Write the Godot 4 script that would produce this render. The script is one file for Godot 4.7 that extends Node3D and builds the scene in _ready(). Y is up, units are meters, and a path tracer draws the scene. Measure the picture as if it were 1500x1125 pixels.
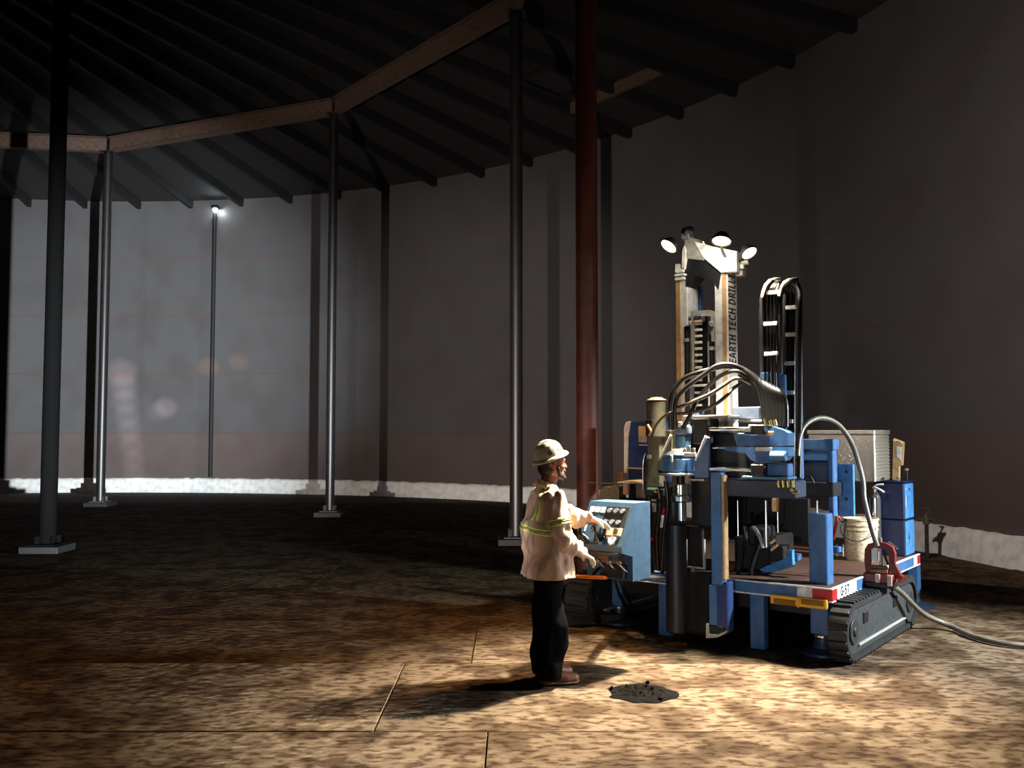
extends Node3D
# A man at the controls of a small crawler drill rig inside a large dark steel tank.

const H := 1.85
const TANK_R := 19.2
const TANK_C := Vector3(-12.0, 0, -9.88)
const LAMP := 135.0
var M := {}
var taken := {}

func _ready() -> void:
	# ---- camera, environment, lights ----
	var cam := Camera3D.new()
	cam.name = "camera"
	add_child(cam)
	cam.position = Vector3(0, H, 0)
	cam.rotation = Vector3(0.0527, 0, 0)
	cam.fov = 45.24
	cam.near = 0.05
	cam.far = 100.0
	cam.current = true
	var env := Environment.new()
	env.background_mode = Environment.BG_COLOR
	env.background_color = Color.BLACK
	env.tonemap_mode = Environment.TONE_MAPPER_LINEAR
	env.tonemap_exposure = 1.0
	env.sdfgi_enabled = true
	env.ssao_enabled = true
	env.ssil_enabled = true
	var we := WorldEnvironment.new()
	we.name = "environment"
	we.environment = env
	add_child(we)
	# floodlights standing on the floor beside and behind the photographer, and one to the right
	spot("flood_cool", Vector3(1.2, 0.07, -0.8), Vector3(-11.8, 4.6, -28), 15.5, 1950.0, Color(0.94, 0.975, 1.0), 0.06, 1.0)
	spot("flood_middle", Vector3(-1.8, 0.07, 0.0), Vector3(-0.2, 3.6, -24), 13.0, 220.0, Color(1.0, 0.95, 0.93), 0.06, 0.9)
	spot("flood_warm", Vector3(-4.85, 0.07, 0.0), Vector3(-1.5, 3.2, -24), 28.0, 200.0, Color(1.0, 0.94, 0.9), 0.06, 1.0)
	spot("flood_front", Vector3(-0.9, 0.2, 0.0), Vector3(2.2, 0.9, -8.0), 13.0, 14.0, Color(0.96, 0.98, 1.0), 0.06, 1.0)
	spot("flood_beside_rig", Vector3(7.4, 3.0, -5.2), Vector3(2.4, 0.25, -6.5), 24.0, 46.0, Color(1.0, 0.96, 0.9), 0.1, 1.0)
	spot("flood_deck_side", Vector3(6.0, 2.6, -7.0), Vector3(3.4, 0.5, -8.2), 40.0, 62.0, Color(0.97, 0.99, 1.0), 0.1, 1.0)
	# headlamp reflections thrown on the far wall: narrow beams
	for k in 8:
		var s := k / 7.0
		spot("narrow_beam", Vector3(1.2, 0.4, -0.8), Vector3(-12.34 + 0.5 * s, 3.75 - 3.2 * s, -29.08), 1.0 - 0.3 * s, 1300.0 - 750.0 * sqrt(s), Color(1.0, 0.95, 0.98), 0.04, 1.0)
	for p in [[-10.91, 2.64, -29.05, 0.75, 1200.0], [-11.2, 2.5, -29.07, 0.7, 500.0]]:
		spot("narrow_beam", Vector3(1.2, 0.4, -0.8), Vector3(p[0], p[1], p[2]), p[3], p[4], Color(1.0, 0.95, 0.98), 0.04, 1.0)
	for p in [[-9.56, 3.92, -28.92, 0.75, 1000.0], [-8.55, 4.06, -28.77, 0.7, 650.0]]:
		spot("narrow_warm_beam", Vector3(1.2, 0.4, -0.8), Vector3(p[0], p[1], p[2]), p[3], p[4], Color(1.0, 0.74, 0.45), 0.04, 1.0)
	make_materials()
	make_tank()
	make_rig()
	make_loose_things()
	make_person()

func spot(called: String, at: Vector3, to: Vector3, cone: float, energy: float, col: Color, size: float, soft: float) -> SpotLight3D:
	var l := SpotLight3D.new()
	l.name = called
	add_child(l)
	l.look_at_from_position(at, to)
	l.spot_angle = cone
	l.spot_range = 60.0
	l.spot_attenuation = 2.0
	l.spot_angle_attenuation = soft
	l.light_energy = energy
	l.light_color = col
	l.light_size = size
	l.shadow_enabled = true
	return l

# ---------------------------------------------------------------- materials
func noise(freq: float, oct: int, sd: int, kind := FastNoiseLite.TYPE_SIMPLEX_SMOOTH) -> FastNoiseLite:
	var f := FastNoiseLite.new()
	f.noise_type = kind
	f.frequency = freq
	f.fractal_octaves = oct
	f.seed = sd
	return f

func ntex(size: int, f: FastNoiseLite, cols: Array, offs: Array) -> NoiseTexture2D:
	var t := NoiseTexture2D.new()
	t.width = size
	t.height = size
	t.seamless = true
	t.noise = f
	var g := Gradient.new()
	g.colors = PackedColorArray(cols)
	g.offsets = PackedFloat32Array(offs)
	t.color_ramp = g
	return t

func mat(called: String, col: Color, rough := 0.5, metal := 0.0, tex: Texture2D = null, scale := Vector3.ONE, world := false) -> StandardMaterial3D:
	var m := StandardMaterial3D.new()
	m.resource_name = called
	m.albedo_color = col
	m.roughness = rough
	m.metallic = metal
	if tex:
		m.albedo_texture = tex
		m.uv1_triplanar = true
		m.uv1_world_triplanar = world
		m.uv1_scale = scale
	M[called] = m
	return m

func c8(r: int, g: int, b: int) -> Color:
	return Color(r / 255.0, g / 255.0, b / 255.0)

func make_materials() -> void:
	var mottle := ntex(512, noise(0.012, 4, 3), [Color(0.86, 0.86, 0.86), Color(0.97, 0.97, 0.97), Color(1, 1, 1)], [0.25, 0.5, 0.8])
	var wear := ntex(512, noise(0.02, 5, 11), [Color(0.72, 0.69, 0.66), Color(0.93, 0.93, 0.93), Color(1, 1, 1)], [0.18, 0.36, 0.8])
	var three := Vector3(1.5, 1.5, 1.5)
	mat("blue", c8(58, 100, 148), 0.42, 0.0, mottle, three)
	mat("blue_bright", c8(70, 135, 200), 0.4, 0.0, mottle, three)
	mat("blue_dark", c8(36, 58, 108), 0.4, 0.0, mottle, three)
	mat("navy", c8(17, 27, 62), 0.4, 0.0, mottle, three)
	mat("dark_blue", c8(30, 46, 70), 0.45, 0.0, mottle, three)
	mat("steel_blue", c8(84, 126, 158), 0.4, 0.2, mottle, three)
	mat("grey_blue", c8(104, 116, 138), 0.45, 0.1, mottle, three)
	mat("console_blue", c8(42, 70, 94), 0.45, 0.0, mottle, three)
	mat("white", c8(226, 228, 226), 0.45, 0.0, mottle, three)
	mat("mast_grey", c8(196, 199, 204), 0.45, 0.0, mottle, three)
	mat("sign_white", c8(235, 233, 226), 0.5, 0.0, mottle, three)
	mat("grey", c8(168, 168, 164), 0.45, 0.2, mottle, three)
	mat("steel", c8(150, 150, 150), 0.38, 0.6, mottle, three)
	mat("dark_steel", c8(28, 30, 33), 0.45, 0.3, mottle, three)
	mat("black", c8(8, 8, 9), 0.5, 0.0, mottle, three)
	mat("black_gloss", c8(14, 14, 16), 0.25)
	mat("rubber", c8(8, 8, 8), 0.34, 0.0, mottle, three)
	mat("hose_pale", c8(84, 74, 62), 0.38, 0.0, mottle, three)
	mat("hose_grey", c8(104, 99, 90), 0.4, 0.0, mottle, three)
	mat("chrome", c8(225, 225, 225), 0.16, 0.95)
	mat("brass", c8(184, 150, 108), 0.42, 0.3, mottle, three)
	mat("brass_bright", c8(206, 186, 120), 0.25, 0.85)
	mat("brass_dull", c8(128, 92, 62), 0.5, 0.3, mottle, three)
	mat("brass_pale", c8(196, 168, 142), 0.4, 0.3)
	mat("pale_pink", c8(214, 180, 160), 0.5, 0.0, mottle, three)
	mat("olive", c8(92, 90, 74), 0.5, 0.1, mottle, three)
	mat("olive_dark", c8(60, 52, 40), 0.5, 0.1, mottle, three)
	mat("dark_green", c8(40, 60, 52), 0.4, 0.2, mottle, three)
	mat("canvas", c8(120, 118, 96), 0.85, 0.0, wear, Vector3(4, 4, 4))
	mat("casing", c8(22, 24, 32), 0.45, 0.3, mottle, three)
	mat("amber", c8(214, 160, 48), 0.35)
	mat("amber_dark", c8(120, 80, 20), 0.25)
	mat("amber_glossy", c8(206, 104, 22), 0.18)
	mat("red", c8(176, 34, 38), 0.4, 0.0, mottle, three)
	mat("magenta", c8(200, 40, 90), 0.3)
	mat("vise_red", c8(112, 32, 22), 0.45, 0.0, mottle, three)
	mat("cardboard", c8(196, 160, 112), 0.8, 0.0, mottle, three)
	mat("deck", c8(78, 50, 34), 0.75, 0.0, wear, Vector3(1.2, 1.2, 1.2))
	mat("bucket", c8(206, 190, 160), 0.55, 0.0, wear, Vector3(2.5, 2.5, 2.5))
	mat("track_rubber", c8(30, 33, 35), 0.6, 0.0, mottle, three)
	mat("track_frame", c8(60, 66, 68), 0.5, 0.2, wear, three)
	# aluminium tread plate: raised diamonds
	var dia := Image.create(128, 128, false, Image.FORMAT_RGB8)
	dia.fill(Color(0.2, 0.2, 0.2))
	for iy in 128:
		for ix in 128:
			for k in 2:
				var ox := (ix + k * 64) % 128 - 64.0
				var oy := (iy + k * 64) % 128 - 64.0
				var a := ox * 0.707 + oy * 0.707 * (1.0 if k == 0 else -1.0)
				var b := ox * 0.707 - oy * 0.707 * (1.0 if k == 0 else -1.0)
				if (a * a) / 1400.0 + (b * b) / 110.0 < 1.0:
					dia.set_pixel(ix, iy, Color(0.9, 0.9, 0.9))
	var al := mat("tread_plate", c8(176, 172, 158), 0.42, 0.75, mottle, Vector3(12, 12, 12))
	al.heightmap_enabled = true
	al.heightmap_scale = 0.5
	al.heightmap_texture = ImageTexture.create_from_image(dia)
	# tank shell: dark coating with faint rust runs
	var shell := ntex(1024, noise(0.005, 3, 21), [Color(0.94, 0.92, 0.915), Color(0.975, 0.97, 0.97), Color(1, 1, 1), Color(0.97, 0.98, 0.985)], [0.2, 0.42, 0.6, 0.85])
	var up := Vector3(0.12, 0.1, 0.12)
	mat("shell", c8(78, 76, 76), 0.5, 0.0, shell, up, true)
	mat("shell_rusty", c8(84, 73, 70), 0.55, 0.0, shell, up, true)
	mat("weld", c8(92, 70, 64), 0.6)
	mat("roof", c8(35, 32, 31), 0.8, 0.0, mottle, Vector3(0.4, 0.4, 0.4), true)
	mat("rafter", c8(11, 11, 11), 0.7, 0.0, mottle, Vector3(0.8, 0.8, 0.8))
	mat("girder", c8(92, 70, 56), 0.75, 0.0, wear, Vector3(0.8, 0.8, 0.8))
	mat("column_dark", c8(26, 24, 24), 0.4, 0.0, mottle, Vector3(0.7, 0.7, 0.7))
	mat("column_black", c8(8, 8, 8), 0.9)
	M["column_black"].metallic_specular = 0.1
	mat("column_rust", c8(74, 26, 11), 0.6, 0.0, wear, Vector3(0.5, 0.5, 0.5))
	mat("plinth", c8(70, 62, 56), 0.8, 0.0, wear, three)
	mat("liner", c8(236, 236, 230), 0.85, 0.0, mottle, Vector3(0.6, 0.6, 0.6))
	# floor plates: scaled rusty steel, coarse stains with finer flakes over them
	var coarse := ntex(1024, noise(0.005, 6, 5), [Color(0.33, 0.285, 0.235), Color(0.42, 0.38, 0.325), Color(0.52, 0.485, 0.43), Color(0.48, 0.445, 0.39)], [0.22, 0.44, 0.6, 0.85])
	var flake := ntex(1024, noise(0.022, 5, 9), [Color(0.62, 0.57, 0.53), Color(0.9, 0.88, 0.86), Color(1, 1, 1)], [0.26, 0.42, 0.66])
	for k in 3:
		var fm := mat("floor_plate_%d" % k, [c8(202, 190, 178), c8(190, 178, 166), c8(210, 199, 187)][k], 0.9, 0.0, coarse, Vector3(0.32, 0.32, 0.32), true)
		fm.metallic_specular = 0.15
		fm.uv1_offset = Vector3(0.37 * k, 0, 0.21 * k)
		fm.detail_enabled = true
		fm.detail_blend_mode = BaseMaterial3D.BLEND_MODE_MUL
		fm.detail_albedo = flake
		fm.detail_uv_layer = BaseMaterial3D.DETAIL_UV_2
		fm.uv2_triplanar = true
		fm.uv2_world_triplanar = true
		fm.uv2_scale = Vector3(0.3, 0.3, 0.55)
		fm.heightmap_enabled = true
		fm.heightmap_scale = 0.6
		fm.heightmap_texture = flake
	mat("floor_base", c8(60, 46, 36), 0.9)
	mat("mud", c8(13, 11, 9), 0.6, 0.0, wear, Vector3(5, 5, 5))
	# person
	var weave := ntex(512, noise(0.03, 3, 14), [Color(0.86, 0.86, 0.86), Color(1, 1, 1)], [0.35, 0.65])
	var sh := mat("shirt", c8(192, 160, 138), 0.85, 0.0, weave, Vector3(6, 6, 6))
	sh.rim_enabled = true
	sh.rim = 0.3
	mat("trousers", c8(12, 12, 14), 0.9, 0.0, weave, Vector3(6, 6, 6))
	M["trousers"].metallic_specular = 0.12
	M["mud"].metallic_specular = 0.15
	M["mud"].roughness = 0.9
	mat("skin", c8(104, 62, 44), 0.5)
	mat("hair", c8(20, 16, 14), 0.8)
	mat("glove", c8(222, 210, 184), 0.8, 0.0, weave, Vector3(8, 8, 8))
	mat("boot", c8(118, 66, 46), 0.55, 0.0, mottle, Vector3(4, 4, 4))
	mat("sole", c8(150, 136, 120), 0.7)
	mat("hat", c8(236, 228, 196), 0.4, 0.0, mottle, Vector3(3, 3, 3))
	mat("sticker", c8(150, 140, 120), 0.5)
	mat("lime", c8(206, 224, 96), 0.6)
	mat("silver", c8(150, 150, 140), 0.35, 0.3)
	mat("eye", c8(210, 205, 200), 0.25)
	for d in [["lens", Color(1.0, 0.86, 0.66), 14.0], ["wall_glow", Color(0.92, 0.97, 1.0), 3.0]]:
		var e := mat(d[0], Color(0.9, 0.9, 0.85), 0.3)
		e.emission_enabled = true
		e.emission = d[1]
		e.emission_energy_multiplier = d[2]

# ---------------------------------------------------------------- mesh building
class MB:
	var v := PackedVector3Array()
	var n := PackedVector3Array()

	func tri(a: Vector3, b: Vector3, c: Vector3, na: Vector3, nb: Vector3, nc: Vector3) -> void:
		var g := (c - a).cross(b - a)
		if g.dot(na + nb + nc) < 0.0:
			v.append_array([a, c, b])
			n.append_array([na, nc, nb])
		else:
			v.append_array([a, b, c])
			n.append_array([na, nb, nc])

	func flat(a: Vector3, b: Vector3, c: Vector3, out: Vector3) -> void:
		var g := (c - a).cross(b - a).normalized()
		if g.dot(out) < 0.0:
			g = -g
		tri(a, b, c, g, g, g)

	func quad(a: Vector3, b: Vector3, c: Vector3, d: Vector3, out: Vector3) -> void:
		flat(a, b, c, out)
		flat(a, c, d, out)

	func box(lo: Vector3, hi: Vector3, bev := 0.005, t := Transform3D()) -> void:
		var c := (lo + hi) / 2.0
		var h := (hi - lo) / 2.0
		bev = minf(bev, minf(h.x, minf(h.y, h.z)) * 0.9)
		for ax in 3:
			var a1 := (ax + 1) % 3
			var a2 := (ax + 2) % 3
			for s in [-1.0, 1.0]:
				var o := Vector3.ZERO
				o[ax] = s
				var p := []
				for q in [[-1, -1], [1, -1], [1, 1], [-1, 1]]:
					var w := c
					w[ax] += s * h[ax]
					w[a1] += q[0] * (h[a1] - bev)
					w[a2] += q[1] * (h[a2] - bev)
					p.append(t * w)
				quad(p[0], p[1], p[2], p[3], t.basis * o)
			if bev > 0.0:
				for s1 in [-1.0, 1.0]:
					for s2 in [-1.0, 1.0]:
						var o2 := Vector3.ZERO
						o2[a1] = s1
						o2[a2] = s2
						var e := []
						for s in [-1.0, 1.0]:
							var w1 := c
							w1[ax] += s * (h[ax] - bev)
							w1[a1] += s1 * h[a1]
							w1[a2] += s2 * (h[a2] - bev)
							var w2 := c
							w2[ax] += s * (h[ax] - bev)
							w2[a1] += s1 * (h[a1] - bev)
							w2[a2] += s2 * h[a2]
							e.append(t * w1)
							e.append(t * w2)
						quad(e[0], e[1], e[3], e[2], t.basis * o2)
		if bev > 0.0:
			for sx in [-1.0, 1.0]:
				for sy in [-1.0, 1.0]:
					for sz in [-1.0, 1.0]:
						var sg := Vector3(sx, sy, sz)
						var k := h - Vector3(bev, bev, bev)
						flat(t * (c + sg * Vector3(h.x, k.y, k.z)), t * (c + sg * Vector3(k.x, h.y, k.z)), t * (c + sg * Vector3(k.x, k.y, h.z)), t.basis * sg)

	# profile of (radius, height) turned about the y axis of t; hard edges between segments, round about the axis
	func lathe(prof: Array, t := Transform3D(), seg := 20, squash := Vector2.ONE) -> void:
		for i in prof.size() - 1:
			var p: Vector2 = prof[i]
			var q: Vector2 = prof[i + 1]
			var d := (q - p)
			var nn := Vector2(d.y, -d.x).normalized()
			for s in seg:
				var a := TAU * s / seg
				var b := TAU * (s + 1) / seg
				var ca := Vector3(cos(a) * squash.x, 0, sin(a) * squash.y)
				var cb := Vector3(cos(b) * squash.x, 0, sin(b) * squash.y)
				var na := (t.basis * (Vector3(cos(a), 0, sin(a)) * nn.x + Vector3.UP * nn.y)).normalized()
				var nb := (t.basis * (Vector3(cos(b), 0, sin(b)) * nn.x + Vector3.UP * nn.y)).normalized()
				var p0 := t * (ca * p.x + Vector3.UP * p.y)
				var p1 := t * (cb * p.x + Vector3.UP * p.y)
				var q0 := t * (ca * q.x + Vector3.UP * q.y)
				var q1 := t * (cb * q.x + Vector3.UP * q.y)
				if p.x > 1e-5:
					tri(p0, p1, q1, na, nb, nb)
				if q.x > 1e-5:
					tri(p0, q1, q0, na, nb, na)

	func cyl(a: Vector3, b: Vector3, ra: float, rb: float, seg := 16) -> void:
		var y := (b - a)
		var l := y.length()
		y = y.normalized()
		var x := y.cross(Vector3.FORWARD if absf(y.z) < 0.9 else Vector3.RIGHT).normalized()
		var t := Transform3D(Basis(x, y, x.cross(y)), a)
		var e := minf(minf(ra, rb) * 0.15, l * 0.2)
		lathe([Vector2(0, 0), Vector2(ra - e, 0), Vector2(ra, e), Vector2(rb, l - e), Vector2(rb - e, l), Vector2(0, l)], t, seg)

	func tube(pts: Array, r: float, seg := 10) -> void:
		var cu := Curve3D.new()
		for i in pts.size():
			var pv: Vector3 = pts[maxi(i - 1, 0)]
			var nx: Vector3 = pts[mini(i + 1, pts.size() - 1)]
			var d := (nx - pv) / 6.0
			cu.add_point(pts[i], -d, d)
		cu.bake_interval = maxf(r * 0.8, 0.012)
		var bp := cu.get_baked_points()
		var rings := []
		var side := Vector3.ZERO
		for i in bp.size():
			var d := (bp[mini(i + 1, bp.size() - 1)] - bp[maxi(i - 1, 0)]).normalized()
			if side == Vector3.ZERO:
				side = d.cross(Vector3.UP if absf(d.y) < 0.9 else Vector3.RIGHT).normalized()
			side = (side - d * side.dot(d)).normalized()
			var up := d.cross(side)
			var ring := []
			for s in seg:
				var a := TAU * s / seg
				ring.append(side * cos(a) + up * sin(a))
			rings.append(ring)
		for i in bp.size() - 1:
			for s in seg:
				var s2 := (s + 1) % seg
				var a: Vector3 = rings[i][s]
				var b: Vector3 = rings[i][s2]
				var c: Vector3 = rings[i + 1][s2]
				var d2: Vector3 = rings[i + 1][s]
				tri(bp[i] + a * r, bp[i] + b * r, bp[i + 1] + c * r, a, b, c)
				tri(bp[i] + a * r, bp[i + 1] + c * r, bp[i + 1] + d2 * r, a, c, d2)
		for e in [[0, 1], [bp.size() - 1, bp.size() - 2]]:
			var o := bp[e[0]] - bp[e[1]]
			for s in seg:
				flat(bp[e[0]], bp[e[0]] + rings[e[0]][s] * r, bp[e[0]] + rings[e[0]][(s + 1) % seg] * r, o)

	# outline in x, y of t, from z = 0 back to z = -depth
	func prism(poly: PackedVector2Array, depth: float, t := Transform3D(), bev := 0.004) -> void:
		if Geometry2D.is_polygon_clockwise(poly):
			poly.reverse()
		var inner := poly
		var shr: Array[PackedVector2Array] = []
		if bev > 0.0:
			shr = Geometry2D.offset_polygon(poly, -bev)
		if shr.size() == 1 and shr[0].size() == poly.size():
			inner = shr[0]
			# line the shrunken outline up with the full one
			var best := 0
			for k in inner.size():
				if inner[k].distance_squared_to(poly[0]) < inner[best].distance_squared_to(poly[0]):
					best = k
			var turned := PackedVector2Array()
			for k in inner.size():
				turned.append(inner[(best + k) % inner.size()])
			inner = turned
			if Geometry2D.is_polygon_clockwise(inner):
				inner = poly
				bev = 0.0
		else:
			bev = 0.0
		bev = minf(bev, depth * 0.3)
		var idx := Geometry2D.triangulate_polygon(inner)
		var f3 := func(p: Vector2, z: float) -> Vector3: return t * Vector3(p.x, p.y, z)
		for k in range(0, idx.size(), 3):
			flat(f3.call(inner[idx[k]], 0.0), f3.call(inner[idx[k + 1]], 0.0), f3.call(inner[idx[k + 2]], 0.0), t.basis.z)
			flat(f3.call(inner[idx[k]], -depth), f3.call(inner[idx[k + 1]], -depth), f3.call(inner[idx[k + 2]], -depth), -t.basis.z)
		var m := poly.size()
		for k in m:
			var a := poly[k]
			var b := poly[(k + 1) % m]
			var d := b - a
			var o := t.basis * Vector3(d.y, -d.x, 0)
			quad(f3.call(a, -bev), f3.call(b, -bev), f3.call(b, -depth + bev), f3.call(a, -depth + bev), o)
			if bev > 0.0:
				var ia := inner[k]
				var ib := inner[(k + 1) % m]
				quad(f3.call(a, -bev), f3.call(b, -bev), f3.call(ib, 0.0), f3.call(ia, 0.0), o + t.basis.z * d.length())
				quad(f3.call(a, -depth + bev), f3.call(b, -depth + bev), f3.call(ib, -depth), f3.call(ia, -depth), o - t.basis.z * d.length())

	func mesh() -> ArrayMesh:
		var arr := []
		arr.resize(Mesh.ARRAY_MAX)
		arr[Mesh.ARRAY_VERTEX] = v
		arr[Mesh.ARRAY_NORMAL] = n
		var me := ArrayMesh.new()
		me.add_surface_from_arrays(Mesh.PRIMITIVE_TRIANGLES, arr)
		return me

func numbered(called: String) -> String:
	taken[called] = taken.get(called, -1) + 1
	return called if taken[called] == 0 else "%s_%03d" % [called, taken[called]]

func put(me: Mesh, called: String, m: String, par: Node3D) -> MeshInstance3D:
	var o := MeshInstance3D.new()
	o.mesh = me
	o.material_override = M[m]
	o.cast_shadow = GeometryInstance3D.SHADOW_CASTING_SETTING_ON
	var count := 0
	var nm := called
	while par.has_node(nm):
		count += 1
		nm = "%s_%03d" % [called, count]
	if par == self:
		nm = numbered(called)
	o.name = nm
	par.add_child(o, true)
	return o

func sub(par: Node3D, called: String) -> Node3D:
	var o := Node3D.new()
	var nm := called
	var count := 0
	while par.has_node(nm):
		count += 1
		nm = "%s_%03d" % [called, count]
	if par == self:
		nm = numbered(called)
	o.name = nm
	par.add_child(o, true)
	return o

func tag(o: Node, label: String, category: String, group := "") -> void:
	o.set_meta("label", label)
	o.set_meta("category", category)
	if group:
		o.set_meta("group", group)

func structure(o: Node) -> void:
	o.set_meta("kind", "structure")

func bxp(par: Node3D, called: String, m: String, x0: float, x1: float, y0: float, y1: float, z0: float, z1: float, bev := 0.005) -> MeshInstance3D:
	var b := MB.new()
	b.box(Vector3(x0, y0, z0), Vector3(x1, y1, z1), bev)
	return put(b.mesh(), called, m, par)

func pol(par: Node3D, called: String, m: String, pts: Array, zf: float, depth: float) -> MeshInstance3D:
	var b := MB.new()
	b.prism(PackedVector2Array(pts), depth, Transform3D(Basis(), Vector3(0, 0, zf)))
	return put(b.mesh(), called, m, par)

func tub(par: Node3D, called: String, m: String, pts: Array, r: float) -> MeshInstance3D:
	var b := MB.new()
	b.tube(pts, r)
	return put(b.mesh(), called, m, par)

func cyv(par: Node3D, called: String, m: String, x: float, z: float, y0: float, y1: float, r0: float, r1: float) -> MeshInstance3D:
	var b := MB.new()
	b.cyl(Vector3(x, y0, z), Vector3(x, y1, z), r0, r1, 20)
	return put(b.mesh(), called, m, par)

func cyx(par: Node3D, called: String, m: String, x0: float, x1: float, y: float, z: float, r: float) -> MeshInstance3D:
	var b := MB.new()
	b.cyl(Vector3(x0, y, z), Vector3(x1, y, z), r, r, 16)
	return put(b.mesh(), called, m, par)

func cyz(par: Node3D, called: String, m: String, at: Vector3, r: float, d: float) -> MeshInstance3D:
	var b := MB.new()
	b.cyl(at - Vector3(0, 0, d), at, r, r, 14)
	return put(b.mesh(), called, m, par)

# raised lettering; the basis gives reading direction, up and outward; tall is the height of the capitals
func words(par: Node3D, called: String, text: String, m: String, at: Vector3, bas: Basis, tall: float, long: float) -> MeshInstance3D:
	var f := SystemFont.new()
	f.font_names = PackedStringArray(["Droid Sans"])
	f.font_weight = 700
	var tm := TextMesh.new()
	tm.text = text
	tm.font = f
	tm.font_size = 32
	tm.pixel_size = 0.01
	tm.depth = 0.02
	tm.horizontal_alignment = HORIZONTAL_ALIGNMENT_LEFT
	tm.vertical_alignment = VERTICAL_ALIGNMENT_BOTTOM
	var box := tm.get_aabb()
	var k := tall / box.size.y
	var o := put(tm, called, m, par)
	var sc := Basis(bas.x * long / box.size.x, bas.y * k, bas.z * 0.1)
	o.transform = Transform3D(sc, at - sc * Vector3(box.position.x, box.position.y, 0))
	return o


# ---------------------------------------------------------------- the tank
func roof_y(r: float) -> float:
	return 9.23 + (TANK_R - r) * 0.085

func around(deg: float, r: float, y := 0.0) -> Vector3:
	return TANK_C + Vector3(sin(deg_to_rad(deg)) * r, y, -cos(deg_to_rad(deg)) * r)

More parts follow.
